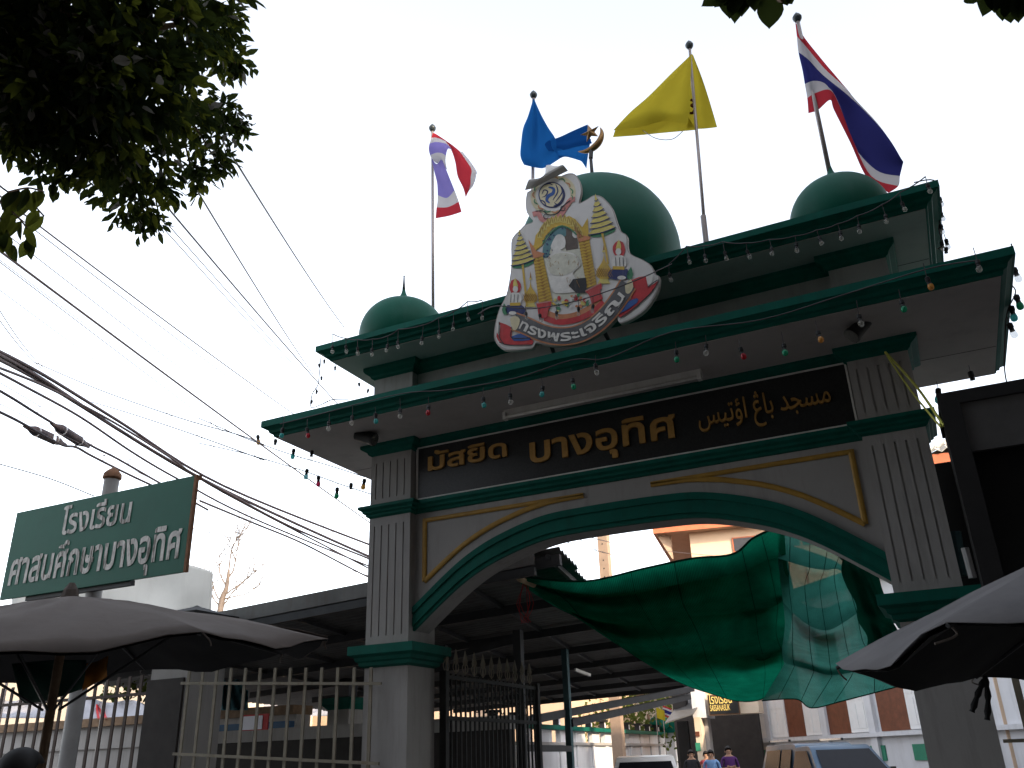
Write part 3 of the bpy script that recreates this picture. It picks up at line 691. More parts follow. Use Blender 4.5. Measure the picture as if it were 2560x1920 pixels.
low = [(704, 1089, 'teal'), (770, 1089, 'red'), (821, 1071, 'clear'), (879, 1057, 'clear'), (940, 1053, 'teal'), (1000, 1040, 'clear'), (1070, 1032, 'red'), (1210, 1013, 'teal'), (1277, 1005, 'clear'), (1355, 986, 'teal'), (1434, 967, 'green'), (1492, 931, 'clear'),
       (1692, 899, 'green'), (1765, 882, 'clear'), (1859, 891, 'red'), (1963, 882, 'green'), (2052, 849, 'orange'), (2153, 809, 'clear'), (2260, 773, 'green'), (2327, 717, 'orange'), (2448, 673, 'clear')]
string('string of coloured and clear bulbs along the front of the lower green cornice', low, 6.98, sc=1.15, drop=.10, cable=[(700, 1060, 6.99), (800, 1035, 6.99), (1000, 985, 6.99), (1120, 975, 6.99), (1290, 945, 6.99), (1430, 900, 6.99), (1520, 895, 6.99), (1680, 830, 6.99), (1900, 800, 6.99), (2100, 740, 6.99), (2320, 672, 6.99), (2450, 650, 6.99)])
up = [(*E7(*p), 'clear') for p in ((298, 845), (428, 845), (532, 860), (662, 870), (797, 830), (903, 800), (1120, 765), (1280, 705), (1410, 635), (1553, 545), (1680, 535))]
up2 = [(x*K, y*K, 'clear') for x, y in ((1450, 605), (1490, 567), (1525, 563), (1570, 558), (1620, 555), (1668, 548), (1722, 541), (1775, 525), (1818, 515), (1857, 500), (1915, 478), (1955, 452))]+[(*E1(1010, 160), 'clear')]
string('string of clear bulbs along the upper green cornice, left of the emblem', up, 7.35, drop=.13)
string('string of clear bulbs along the upper green cornice, right of the emblem', up2, 7.35, drop=.10)
emb = [(1000+x/2.766, 300+y/2.766, 'clear') for x, y in ((875, 1370), (975, 1385), (1085, 1365), (1235, 1340), (1330, 1320))]
string('string of bulbs slung across the painted emblem', emb, 6.98, sc=.9, drop=.08, cable=[(1195, 785, 7.3), (1240, 765, 7.05), (1330, 772, 6.98), (1450, 750, 6.98), (1580, 705, 6.98), (1680, 660, 7.3)])
string('bunch of clear bulbs hanging off the right end of the upper roof', [(*E1(1090, 250), 'clear'), (*E1(1100, 350), 'clear'), (*E1(1095, 440), 'clear'), (*E1(1100, 560), 'clear'), (*E1(1135, 545), 'clear'), (*E1(1122, 602), None)], 8.0, sc=1.05, drop=.05,
       cable=[(*E1(900, 100), 7.5), (*E1(1035, 85), 7.6), (*E1(1070, 190), 7.8), (*E1(1090, 300), 8.0), (*E1(1070, 420), 8.0), (*E1(1100, 520), 8.0), (*E1(1060, 560), 8.0)])
string('bulbs hanging down the right end of the lower roof', [(*E1(1620, 765), 'clear'), (*E1(1632, 955), 'green'), (*E1(1590, 1035), 'teal'), (*E1(1590, 1150), 'clear'), (*E1(1312, 1485), None), (*E1(1067, 1602), 'teal')], 8.0, sc=1.45, drop=.07,
       cable=[(*E1(1570, 525), 7.3), (*E1(1590, 640), 7.8), (*E1(1570, 790), 8), (*E1(1600, 860), 8), (*E1(1540, 1010), 8), (*E1(1525, 1250), 8), (*E1(1525, 1400), 8), (*E1(1550, 1535), 8)])
string('upper left string with orange, teal and clear bulbs under the roof tip', [(*E6(170, 945), 'orange'), (*E6(320, 985), None), (*E6(485, 1075), 'teal'), (*E6(655, 1090), 'clear'), (*E6(1135, 1355), 'orange')], 7.6, sc=1.25, drop=.01,
       cable=[(*E6(-380, 720), 7.7), (*E6(0, 885), 7.6), (*E6(170, 950), 7.6), (*E6(485, 1060), 7.6), (*E6(800, 1150), 7.8), (*E6(1150, 1262), 8.2)])
string('lower left string with blue, pink and green bulbs under the roof tip', [(*E6(607, 1262), 'blue'), (*E6(722, 1328), 'pink'), (*E6(890, 1437), 'green'), (*E6(1020, 1395), None)], 7.6, sc=1.25, drop=.02,
       cable=[(*E6(-380, 950), 7.6), (*E6(0, 1035), 7.6), (*E6(300, 1120), 7.6), (*E6(600, 1210), 7.6), (*E6(900, 1320), 7.7), (*E6(1205, 1420), 8.0)])
string('dangling string of small dark bulbs below the left tip of the upper roof', [(*E6(733, 262), None), (*E6(775, 222), 'clear'), (*E6(875, 285), 'clear'), (*E6(750, 378), None), (*E6(703, 508), None), (*E6(657, 600), None), (*E6(1100, 440), None), (*E6(1172, 498), None)], 8.0, sc=.85, drop=.03,
       cable=[(*E6(745, 165), 7.8), (*E6(732, 300), 8), (*E6(715, 420), 8), (*E6(665, 500), 8), (*E6(655, 620), 8), (*E6(770, 585), 7.6), (*E6(850, 550), 7.6), (*E6(1000, 545), 7.6)])

# ================================================================== lamps under the roof
def spot(label, p, d):
    t = thing('spotlight', label, 'spotlight', p); d = Vector(d).normalized(); p = Vector(p)
    s = [(-.13, .03), (-.12, .055), (-.02, .062), (.08, .068), (.1, .075), (.13, .075)]
    MB().tube([p+d*a for a, r in s], [r for a, r in s], 16).build('housing', 'black', t, smooth=30)
    MB().tube([p+d*.12, p+d*.136], .066, 16).build('lens', 'bulb_clear', t)
    MB().tube([p-d*.05+Vector((0, 0, .05)), p-d*.05+Vector((.03, .02, .13)), (p.x+.03, p.y+.03, 5.027)], .02, 8).build('bracket', 'black', t)
    MB().lathe((p.x+.03, p.y+.03, 0), [(.05, 5.0), (.05, 5.027)], 12).build('mount', 'black', t)
spot('black bullet spotlight under the left end of the lower roof', at(913, 1093, 7.55), (.85, .1, -.32))
spot('black twin-head spotlight under the right part of the lower roof', at(2150, 818, 7.5), (-.55, -.3, -.6))
p0, p1 = at(1287, 1032, 7.93), at(1757, 940, 7.93)
t = thing('tube_light', 'long white fluorescent tube fixture mounted under the roof above the gold lettering', 'light', (p0+p1)/2)
zt = 4.99
MB().box(p0.x-.03, p1.x+.03, 7.72, 7.80, 4.96, 5.026).build('housing', 'white_enamel', t)
MB().tube([(p0.x, 7.70, 4.93), (p1.x, 7.70, 4.93)], .016, 10).build('tube', 'white_enamel', t, smooth=True)
for x in (p0.x-.012, p1.x+.012): MB().box(x-.018, x+.018, 7.68, 7.745, 4.905, 4.985).build('end_cap', 'white_enamel', t)

# ================================================================== flagpoles and flags
YF = 8.75
def pole(label, a, b, r, zb=None):
    t = thing('flagpole', label, 'flagpole', b, 'flagpoles on the gateway roof'); d = (a-b).normalized()
    b2 = b-d*((b.z-zb)/d.z) if zb else b
    MB().tube([b2, a], [r, r*.8], 10).build('pole', 'steel', t, smooth=True)
    MB().lathe(a, [(.012, -.03), (.03, -.02), (.05, .015), (.053, .04), (.035, .075), (.014, .10), (.004, .115)], 14).build('finial', 'finial', t, smooth=True)
    return t
pole('slim flagpole behind the small left dome', at(1081, 325, YF), at(1082.5, 745, YF), .024, 6.2)
pole('slim flagpole behind the painted emblem carrying the blue flag', at(1334, 242, YF), at(1332, 455, YF), .026, 6.2)
t = pole('grey flagpole right of the big dome carrying the yellow flag', at(1724, 118, YF), at(1764, 597, YF), .022, 6.2)
MB().tube([at(1758, 540, YF), at(1766, 610, YF)], .034, 10).build('sleeve', 'steel', t)
pole('grey flagpole rising from the tip of the small right dome', at(1994, 50, 8.22), at(2070, 412, 8.22), .026, 7.0)
def flagmesh(label, patches, cat='flag', loc=None, extra=None):
    mb = MB(); mats = []
    t = None
    for ctrl, mf, ml in patches:
        base = len(mats); mats += ml
        P = patch([[at(*c) for c in r] for r in ctrl], 6); mb.grid(P, mf=(lambda u, v, mf=mf, base=base: base+mf(u, v)))
    o = mb.build('flag', mats, fix=False, smooth=True); rebase(o, mb.v[0]); return tag(o, label, cat, 'flags flying over the gateway')
THAI = ['fl_red', 'fl_white', 'fl_blue']
def stripes(u): return 0 if u < 1/6 or u > 5/6 else 1 if u < 2/6 or u > 4/6 else 2
# rows run down the hoist (stripe direction), columns run along the fly
Y = 8.22
o = flagmesh('red white and blue flag draped long from the pole on the small right dome', [([
    [(1988, 55, Y), (2012, 95, Y+.02), (2060, 155, Y+.1), (2120, 228, Y+.3), (2165, 305, Y+.45), (2200, 375, Y+.5), (2240, 425, Y+.5)],
    [(1992, 90, Y), (2018, 120, Y-.03), (2062, 172, Y+.1), (2125, 232, Y+.22), (2170, 305, Y+.35), (2208, 370, Y+.45), (2246, 430, Y+.45)],
    [(1996, 130, Y), (2022, 150, Y-.05), (2058, 188, Y+.05), (2122, 240, Y+.12), (2182, 298, Y+.1), (2225, 350, Y+.15), (2258, 405, Y+.2)],
    [(2006, 175, Y), (2032, 175, Y-.05), (2060, 195, Y), (2095, 260, Y+.2), (2140, 350, Y+.1), (2205, 405, Y+.2), (2256, 415, Y+.26)],
    [(2012, 210, Y), (2036, 202, Y-.04), (2066, 212, Y), (2090, 255, Y+.1), (2128, 355, Y+.12), (2190, 425, Y+.2), (2250, 440, Y+.3)],
    [(2018, 245, Y), (2040, 232, Y-.02), (2075, 225, Y+.02), (2098, 262, Y+.02), (2130, 345, Y+.02), (2178, 440, Y+.2), (2246, 465, Y+.3)],
    [(2021, 283, Y), (2045, 275, Y), (2075, 250, Y+.04), (2085, 275, Y+.1), (2125, 355, Y+.05), (2168, 445, Y+.22), (2222, 482, Y+.3)]], lambda u, v: stripes(u), THAI)])
Y = YF-.03
flagmesh('small red white and blue flag looped over itself on the left pole', [
    ([[(1082, 332, Y), (1076, 352, Y-.02), (1072, 372, Y-.05), (1078, 395, Y-.02), (1090, 408, Y)],
      [(1090, 335, Y), (1092, 350, Y-.02), (1088, 366, Y-.12), (1092, 390, Y-.12), (1098, 410, Y)],
      [(1110, 348, Y), (1118, 358, Y-.02), (1108, 366, Y-.12), (1104, 392, Y-.12), (1108, 415, Y-.05)],
      [(1135, 366, Y), (1135, 378, Y-.02), (1120, 372, Y-.1), (1114, 400, Y-.1), (1118, 425, Y-.08)]], lambda u, v: [0, 1, 2, 2, 1, 1][int(v*5.99)], ['fl_red', 'fl_white', 'fl_lilac']),
    ([[(1078, 395, Y-.03), (1092, 410, Y-.08), (1104, 395, Y-.1)],
      [(1086, 430, Y-.03), (1098, 440, Y-.1), (1116, 425, Y-.1)],
      [(1093, 460, Y), (1110, 470, Y-.08), (1128, 455, Y-.08)],
      [(1094, 500, Y), (1120, 505, Y-.05), (1140, 485, Y-.06)],
      [(1091, 522, Y), (1120, 520, Y-.04), (1148, 508, Y-.06)],
      [(1089, 546, Y), (1122, 540, Y-.02), (1154, 530, Y-.04)]], lambda u, v: 2 if u < .52 else 1 if u < .76 else 0, ['fl_red', 'fl_white', 'fl_lilac']),
    ([[(1112, 350, Y-.02), (1130, 362, Y-.05), (1150, 378, Y-.02), (1156, 380, Y)],
      [(1128, 375, Y-.04), (1145, 385, Y-.07), (1166, 400, Y-.02), (1174, 402, Y)],
      [(1138, 405, Y-.05), (1156, 412, Y-.08), (1182, 425, Y-.03), (1191, 428, Y)],
      [(1144, 440, Y-.04), (1158, 440, Y-.06), (1180, 442, Y-.03), (1190, 438, Y)],
      [(1158, 470, Y-.02), (1165, 468, Y-.05), (1178, 460, Y-.02), (1188, 450, Y)],
      [(1165, 496, Y), (1166, 490, Y), (1172, 478, Y), (1182, 466, Y)]], lambda u, v: 0 if v < .6 else 1 if v < .92 else 2, ['fl_red', 'fl_white', 'fl_blue'])])
flagmesh('blue flag billowing beside the crescent and star', [
    ([[(1334, 244, Y), (1333, 246, Y), (1335, 248, Y), (1336, 249, Y)],
      [(1320, 290, Y), (1332, 290, Y-.08), (1342, 285, Y+.02), (1352, 285, Y)],
      [(1308, 320, Y), (1328, 330, Y-.1), (1348, 320, Y+.05), (1370, 318, Y-.02)],
      [(1303, 355, Y), (1326, 370, Y-.1), (1350, 362, Y+.02), (1388, 346, Y-.04)],
      [(1301, 390, Y), (1330, 400, Y-.1), (1360, 385, Y-.02), (1392, 372, Y-.1)],
      [(1310, 412, Y), (1345, 420, Y-.05), (1365, 418, Y-.05), (1402, 395, Y-.1)]], lambda u, v: 0, ['fl_sky']),
    ([[(1370, 352, Y-.02), (1400, 342, Y+.03), (1430, 328, Y+.05), (1455, 317, Y+.05), (1469, 311, Y+.05)],
      [(1362, 362, Y-.08), (1398, 360, Y+.02), (1432, 350, Y+.04), (1460, 340, Y+.04), (1472, 335, Y+.04)],
      [(1372, 378, Y-.1), (1405, 376, Y-.05), (1440, 366, Y), (1468, 362, Y), (1480, 358, Y)]], lambda u, v: 0, ['fl_sky_shade']),  # darker blue puts the shade of the fold into the cloth colour
    ([[(1378, 364, Y-.02), (1405, 364, Y+.02), (1440, 356, Y+.03), (1466, 350, Y+.04), (1478, 348, Y+.05)],
      [(1392, 385, Y-.12), (1410, 386, Y-.1), (1440, 388, Y-.04), (1460, 385, Y-.04), (1472, 375, Y)],
      [(1400, 396, Y-.1), (1415, 392, Y-.08), (1445, 400, Y-.04), (1455, 405, Y-.04), (1466, 422, Y)]], lambda u, v: 0, ['fl_sky'])])
yf = flagmesh('plain yellow flag with a dark monogram folded on the tall pole', [
    ([[(1729, 135, Y+.06), (1731, 136, Y+.06), (1733, 138, Y+.06)],
      [(1727, 180, Y+.04), (1745, 185, Y+.1), (1754, 192, Y+.06)],
      [(1726, 230, Y+.05), (1750, 235, Y+.12), (1770, 240, Y+.06)],
      [(1720, 285, Y+.05), (1755, 285, Y+.14), (1785, 290, Y+.06)],
      [(1718, 322, Y+.05), (1757, 322, Y+.12), (1793, 318, Y+.02)]], lambda u, v: 0, ['fl_yellow']),
    ([[(1729, 135, Y), (1727, 136, Y), (1725, 139, Y), (1722, 142, Y)],
      [(1727, 190, Y-.06), (1710, 190, Y-.02), (1690, 180, Y-.06), (1675, 187, Y)],
      [(1726, 240, Y-.08), (1690, 240, Y-.02), (1650, 228, Y-.08), (1622, 240, Y)],
      [(1724, 285, Y-.10), (1680, 280, Y+.0), (1620, 275, Y-.08), (1574, 282, Y)],
      [(1717, 312, Y-.12), (1665, 302, Y+.0), (1600, 318, Y-.06), (1533, 326, Y)]], lambda u, v: 0, ['fl_yellow']),
    ([[(1720, 290, Y+.02), (1660, 288, Y+.06), (1600, 298, Y+.06), (1540, 318, Y+.02)],
      [(1740, 325, Y+.04), (1660, 332, Y+.06), (1600, 338, Y+.06), (1532, 343, Y+.02)]], lambda u, v: 0, ['fl_yellow'])])
mo = MB(); pts_ = cat_pts([at(x, y, Y+.035) for x, y in ((1722, 252), (1730, 250), (1735, 258), (1728, 264), (1736, 270), (1732, 282), (1722, 282))], 5)
mo.tube(pts_, .016, 5).build('monogram', 'fl_mono', yf)
tag(rebase(MB().tube(cat_pts([at(1607, 326, Y), at(1640, 346, Y), at(1680, 348, Y), at(1707, 328, Y)], 5), .005, 5).build('halyard', 'fl_white'), at(1607, 326, Y)), 'loose cord hanging below the yellow flag', 'cord')

# ================================================================== painted royal emblem board
EP = Vector((-2.7, 7.12, 5.35)); EN = Vector((0, -1, .09)).normalized()
def ep(x, y, k=0): return atp(1000+x/2.766, 300+y/2.766, EP, EN)+EN*(.0022*k)
eb = thing('emblem_board', 'cut-out painted emblem board with tiered umbrellas and red ribbon in front of the big dome', 'emblem', ep(1200, 1560))
outline = [(880,500),(870,560),(878,640),(918,692),(905,712),(868,722),(825,765),(790,800),(770,850),(770,1000),(758,1100),(735,1210),(690,1300),(665,1380),(650,1480),(664,1540),(700,1578),(760,1592),(910,1580),(942,1543),(1050,1560),(1180,1550),(1300,1518),(1420,1450),(1500,1368),(1522,1405),(1600,1378),(1700,1308),(1778,1190),(1797,1090),(1770,1068),(1740,1008),(1680,968),(1600,930),(1575,880),(1570,800),(1530,770),(1500,700),(1470,610),(1430,560),(1390,527),(1340,520),(1290,550),(1237,572),(1252,500),(1245,430),(1210,375),(1150,372),(1050,420),(960,455)]
def sm(P, n=3): 
    C_ = cat_pts([Vector((x, y, 0)) for x, y in P+[P[0]]], n)[:-1]; return [(c.x, c.y) for c in C_]
ol = sm(outline)
MB().prism([ep(*p) for p in ol], -EN*.045).build('board', ['board_edge'], eb)
cxy = (1150, 1050)
def shrink(P, d): 
    out = []; n = len(P)
    for i in range(n):
        a, b = P[i-2], P[(i+2) % n]; t = Vector((b[0]-a[0], b[1]-a[1])); t.normalize(); out.append((P[i][0]+t.y*-d, P[i][1]+t.x*d))
    return out
def ink(P, m, k, name='painted_shape', par=None):
    return MB().add([ep(x, y, k) for x, y in P], [tuple(range(len(P)))]).build(name, m, par or eb, fix=True)
def stroke(P, w, m, k, n=4, name='painted_line', taper=False):
    C_ = cat_pts([Vector((x, y, 0)) for x, y in P], n); L_ = []; R_ = []
    for i, c in enumerate(C_):
        d = (C_[min(i+1, len(C_)-1)]-C_[max(i-1, 0)]).normalized(); nr = Vector((-d.y, d.x, 0)); ww = w*(math.sin(math.pi*(i+.5)/len(C_))**.6 if taper else 1)/2
        L_.append((c+nr*ww)); R_.append((c-nr*ww))
    q = len(C_); V = [ep(v.x, v.y, k) for v in L_+R_]
    return MB().add(V, [(i, i+1, q+i+1, q+i) for i in range(q-1)]).build(name, m, eb, fix=False)
def ell(cx, cy, a, b, n=24, rot=0): return [(cx+a*math.cos(t)*math.cos(rot)-b*math.sin(t)*math.sin(rot), cy+a*math.cos(t)*math.sin(rot)+b*math.sin(t)*math.cos(rot)) for t in [2*math.pi*i/n for i in range(n)]]
ink([(x*.985+cxy[0]*.015, y*.985+cxy[1]*.015) for x, y in ol], 'board_white', 1, 'white_ground')
# upper roundel with cream oval, swirling monogram, pink scroll
ink(ell(1060, 520, 160, 130, 32, -.35), 'ink_cream', 2)
ink(ell(1060, 520, 120, 112, 32, -.35), 'board_white', 3)
for a in range(0, 360, 24): stroke([(1060+128*math.cos(rad(a)), 520+112*math.sin(rad(a))), (1060+140*math.cos(rad(a+12)), 520+125*math.sin(rad(a+12))), (1060+130*math.cos(rad(a+22)), 520+116*math.sin(rad(a+22)))], 9, 'ink_orange' if a % 48 else 'ink_green', 4, taper=True)
ink(ell(1052, 522, 92, 90, 32), 'ink_navy', 5); ink(ell(1052, 522, 84, 82, 32), 'ink_cream', 6)
stroke([(1030,470),(1065,480),(1062,512),(1032,530),(1018,560),(1040,580)], 24, 'ink_blue', 7, taper=True)
for P in ([(985,520),(1000,490),(1025,500),(1010,530),(985,540)], [(975,560),(1000,570),(1015,600)], [(1080,450),(1095,500),(1060,560)], [(1110,455),(1125,505),(1080,570)], [(1128,480),(1130,540),(1095,590),(1070,575)], [(1000,455),(1035,445),(1060,455)], [(1065,600),(1095,590),(1110,570)]):
    stroke(P, 9, 'ink_navy', 7, taper=True)
stroke([(920,655),(960,650),(985,690),(1050,695),(1110,660),(1150,600),(1185,555),(1212,552)], 34, 'ink_pink', 4)
stroke([(940,635),(990,632),(1030,660),(1090,650),(1130,600),(1180,560)], 8, 'ink_black', 5)
for c in ((1013, 672), (1130, 615)): stroke([(c[0]+16*math.cos(t*.9), c[1]+16*math.sin(t*.9)) for t in range(7)], 5, 'ink_black', 6)
# peeled, crumpled sheet at the top
pk = MB(); base = [(873,497),(930,482),(1050,422),(1170,364)]; topp = [(918,452),(995,440),(1060,395),(1150,350)]; tip = [(925,430),(1005,415),(1018,322),(1105,338)]
pk.grid(patch([[ep(x, y, 6)+EN*.02 for x, y in base], [ep(x, y)+EN*.10 for x, y in topp], [ep(x, y)+EN*.02 for x, y in tip]], 4)).build('peeled_sheet', 'board_white', eb, fix=False, solid=.004)
# picture panel
pan = [(985,960),(990,880),(1020,820),(1060,770),(1105,738),(1160,745),(1210,775),(1240,830),(1262,980),(1290,1150),(1300,1190),(1250,1240),(1150,1262),(1062,1255),(1050,1200),(1010,1060)]
ink(pan, 'ink_peel', 2)
ink([(985,960),(990,880),(1020,820),(1060,770),(1105,738),(1150,745),(1150,800),(1110,830),(1060,860),(1040,900),(1030,950)], 'ink_teal', 3)
for i in range(46):
    x = R.uniform(990, 1140); y = R.uniform(745, 950)
    if (x-985)*.9+(y-745)*.0 > (950-y)*-1 and x < 1150-(y-745)*.55 and y > 745+(1110-x)*.75*.8: ink(ell(x, y, 7, 6, 6), 'ink_navy', 4)
ink([(1140,750),(1180,752),(1225,800),(1235,890),(1150,905),(1140,850)], 'ink_brown', 3); ink(ell(1215, 790, 22, 30, 14), 'ink_white', 4)
# peeled pale seated figure and chair
ink(sm([(1065,830),(1085,800),(1115,795),(1140,815),(1148,850),(1140,885),(1115,900),(1140,915),(1200,925),(1235,960),(1250,1010),(1200,1060),(1215,1100),(1240,1180),(1140,1200),(1060,1190),(1030,1090),(1010,1000),(1030,950),(1060,910),(1045,880)]), 'ink_white', 5)
ink(sm([(1010,980),(1080,930),(1180,930),(1240,980),(1200,1050),(1110,1080),(1040,1060)]), 'ink_peel', 6)
ink([(1170,1150),(1200,1105),(1250,1098),(1288,1095),(1295,1150),(1285,1200),(1220,1200)], 'ink_black', 6)
for i in range(30):
    x = R.uniform(1020, 1240); y = R.uniform(930, 1160); stroke([(x, y), (x+R.uniform(-14, 14), y+R.uniform(8, 26))], 2.5, 'ink_darkgold', 7, 1)
# flame arch and pillars
arch = [(905,870),(940,905),(985,870),(1005,810),(1060,750),(1105,735),(1180,750),(1222,790),(1240,850),(1310,830),(1300,680),(1262,745),(1215,690),(1170,665),(1110,700),(1040,725),(985,730),(965,770),(940,800),(928,870)]
ink(arch, 'ink_gold', 4)
for i in range(13):
    f = i/12; a = rad(200+f*140); x = 1110+150*math.cos(a); y = 850+165*math.sin(a)
    ink([(x-18, y+26), (x-14, y-8), (x+4, y-34), (x+14, y-4), (x+18, y+26)], 'ink_yellow', 5); stroke([(x-10, y+20), (x, y-22), (x+10, y+18)], 4, 'ink_darkgold', 6, 3)
stroke([(990,860),(1030,800),(1105,740),(1170,752),(1225,800)], 9, 'ink_green', 6)
for P in ([(925,960),(990,945),(1058,1255),(965,1290)], [(1238,850),(1312,832),(1362,1140),(1295,1165)]):
    ink(P, 'ink_gold', 4); n = 15
    for i in range(n):
        f = i/n; g_ = (i+.62)/n
        L0 = Vector(P[0]).lerp(Vector(P[3]), f); R0 = Vector(P[1]).lerp(Vector(P[2]), f); L1 = Vector(P[0]).lerp(Vector(P[3]), g_); R1 = Vector(P[1]).lerp(Vector(P[2]), g_)
        m1 = L0.lerp(R0, .28); m2 = L0.lerp(R0, .72); ink([tuple(m1), tuple(m2), tuple(L1.lerp(R1, .5))], 'ink_darkgold', 5); stroke([tuple(L0), tuple(R0)], 4, 'ink_darkgold', 5, 1)
    a, b = Vector(P[0]), Vector(P[1]); ink([tuple(a+Vector((-35, -130))), tuple(a+Vector((20, -50))), tuple(b+Vector((10, -20))), tuple(b), tuple(a)], 'ink_orange', 5)
# tiered umbrellas with stems, urns
def tiers(ap, bl, brr, stem):
    ap, bl, brr = Vector(ap), Vector(bl), Vector(brr); n = 7
    c0 = (bl+brr)/2; ink(ell(c0.x+4, c0.y, (brr-bl).length/2*.98, 26, 16, math.atan2(brr.y-bl.y, brr.x-bl.x)), 'ink_green', 3)
    for i in range(n):
        f = (i+.15)/n; g_ = (i+.80)/n; a = ap.lerp(bl, f); b = ap.lerp(brr, f); c = ap.lerp(brr, g_); d = ap.lerp(bl, g_); e = (c-d)*.06; a = a+(b-a)*.08; b = b-(b-a)*.08
        ink([tuple(a), tuple(b), tuple(c+e), tuple((c+d)/2+Vector((0, 9))), tuple(d-e)], 'ink_yellow', 5); stroke([tuple(d-e), tuple((c+d)/2+Vector((0, 10))), tuple(c+e)], 6, 'ink_navy', 6, 3)
    ink([(ap.x-7, ap.y+16), (ap.x, ap.y-16), (ap.x+7, ap.y+16)], 'ink_yellow', 5); stroke(stem, 15, 'ink_gold', 4, 2)
tiers((828, 772), (773, 1018), (930, 975), [(850, 1000), (866, 1150), (880, 1290)])
tiers((1354, 528), (1312, 805), (1490, 755), [(1400, 785), (1425, 900), (1440, 1000)])
def urn(x, y, s):
    ink(sm([(x, y-120*s), (x+8*s, y-60*s), (x+35*s, y-20*s), (x+58*s, y+25*s), (x+50*s, y+60*s), (x+20*s, y+78*s), (x-20*s, y+78*s), (x-50*s, y+60*s), (x-56*s, y+25*s), (x-32*s, y-20*s), (x-8*s, y-60*s)], 2), 'ink_gold', 4)
    for i in range(-3, 4):
        stroke([(x+i*16*s-18*s, y), (x+i*16*s+18*s, y+62*s)], 4*s, 'ink_darkgold', 5, 1); stroke([(x+i*16*s+18*s, y), (x+i*16*s-18*s, y+62*s)], 4*s, 'ink_darkgold', 5, 1)
    ink([(x-9*s, y-120*s), (x, y-190*s), (x+9*s, y-120*s)], 'ink_darkgold', 4); ink(ell(x, y-125*s, 12*s, 9*s, 10), 'ink_yellow', 5)
    ink([(x-30*s, y+76*s), (x+30*s, y+76*s), (x+46*s, y+110*s), (x-46*s, y+110*s)], 'ink_yellow', 4)
urn(905, 1205, .82); urn(1412, 1030, .95)
# kneeling attendants
def attendant(x, y, s, fl):
    q = lambda a, b: (x+a*s*fl, y+b*s)
    ink(sm([q(-45,-60), q(-30,-110), q(10,-120), q(40,-85), q(38,-40), q(10,-10), q(-30,-15)], 2), 'ink_red', 4)
    ink(sm([q(-15,-95), q(0,-130), q(16,-85), q(18,-62), q(-14,-60)], 2), 'ink_yellow', 5); ink(ell(*q(2, -45), 20*s, 24*s, 14), 'ink_white', 6)
    ink(sm([q(-45,-5), q(-20,-20), q(25,-18), q(48,10), q(40,60), q(-35,65), q(-55,30)], 2), 'ink_white', 5)
    for a in (-30, -5, 22): stroke([q(a, -5), q(a-4, 55)], 5*s, 'ink_grey', 6, 1)
    ink([q(-38,58), q(40,55), q(40,78), q(-40,80)], 'ink_gold', 6); ink(sm([q(-60,75), q(40,72), q(75,105), q(60,140), q(-30,150), q(-75,120)], 2), 'ink_navy', 5)
    ink(sm([q(-85,60), q(-65,90), q(-55,130), q(-80,150), q(-100,110)], 2), 'ink_green', 5); ink(ell(*q(-20, 135), 30*s, 14*s, 12), 'ink_white', 6)
attendant(800, 1215, .92, 1); attendant(1515, 960, 1.0, -1)
# base of picture: red stands, offerings, red inner band
for P in ([(945,1275),(1050,1258),(1045,1300),(1030,1310),(1020,1370),(965,1380),(955,1310)], [(1285,1190),(1395,1132),(1400,1170),(1385,1180),(1405,1240),(1330,1275),(1310,1215)]): ink(P, 'ink_red', 6); stroke(P[:2], 8, 'ink_pink', 7, 2)
stroke([(1010,1350),(1100,1380),(1220,1365),(1330,1310),(1400,1250)], 70, 'ink_orange', 3); stroke([(1000,1370),(1100,1400),(1230,1380),(1340,1325),(1410,1262)], 40, 'ink_red', 4)
for i in range(26):
    x = R.uniform(1050, 1300); y = 1235+R.uniform(-10, 95)-(x-1050)*.12; ink(ell(x, y, R.uniform(8, 22), R.uniform(6, 15), 8, R.uniform(0, 3)), R.choice(['ink_yellow', 'ink_gold', 'ink_orange', 'ink_green', 'ink_red', 'ink_white']), 5)
# ribbon
RIB = [(790,1395),(870,1425),(990,1478),(1110,1500),(1230,1485),(1340,1430),(1440,1340),(1520,1235),(1580,1140)]
ink(sm([(690,1400),(780,1440),(775,1510),(905,1510),(915,1558),(760,1560),(700,1545),(668,1500),(680,1450)], 2), 'ink_red', 3); ink([(668,1405),(695,1420),(690,1500),(672,1470)], 'ink_white', 4)
ink(sm([(775,1500),(840,1478),(905,1490),(900,1525),(790,1530)], 2), 'ink_blue', 5)
ink(sm([(1600,1110),(1700,1080),(1715,1160),(1790,1110),(1745,1190),(1640,1290),(1530,1370),(1510,1320),(1600,1240)], 2), 'ink_red', 3); ink(sm([(1510,1310),(1560,1270),(1640,1235),(1640,1270),(1520,1345)], 2), 'ink_blue', 5); ink(sm([(1705,1085),(1745,1070),(1750,1110),(1718,1150)], 2), 'ink_white', 4)
stroke(RIB, 128, 'ink_orange', 6, 6); stroke(RIB, 108, 'ink_grey', 7, 6)
ink(sm([(765,1380),(800,1360),(835,1385),(815,1450),(785,1455)], 2), 'ink_cream', 8); ink(sm([(1560,1150),(1600,1105),(1618,1160),(1590,1205),(1565,1200)], 2), 'ink_cream', 8)
for P in ([(690,1400),(690,1500),(720,1550)], [(780,1440),(775,1510),(905,1510)], [(915,1558),(760,1560),(690,1540)], [(1715,1160),(1790,1110),(1745,1190),(1640,1290),(1530,1370)]): stroke(P, 6, 'ink_black', 6)
RC = cat_pts([Vector((x, y, 0)) for x, y in [(838,1422),(920,1462),(1010,1495),(1110,1510),(1230,1490),(1340,1438),(1440,1345),(1545,1215)]], 12)
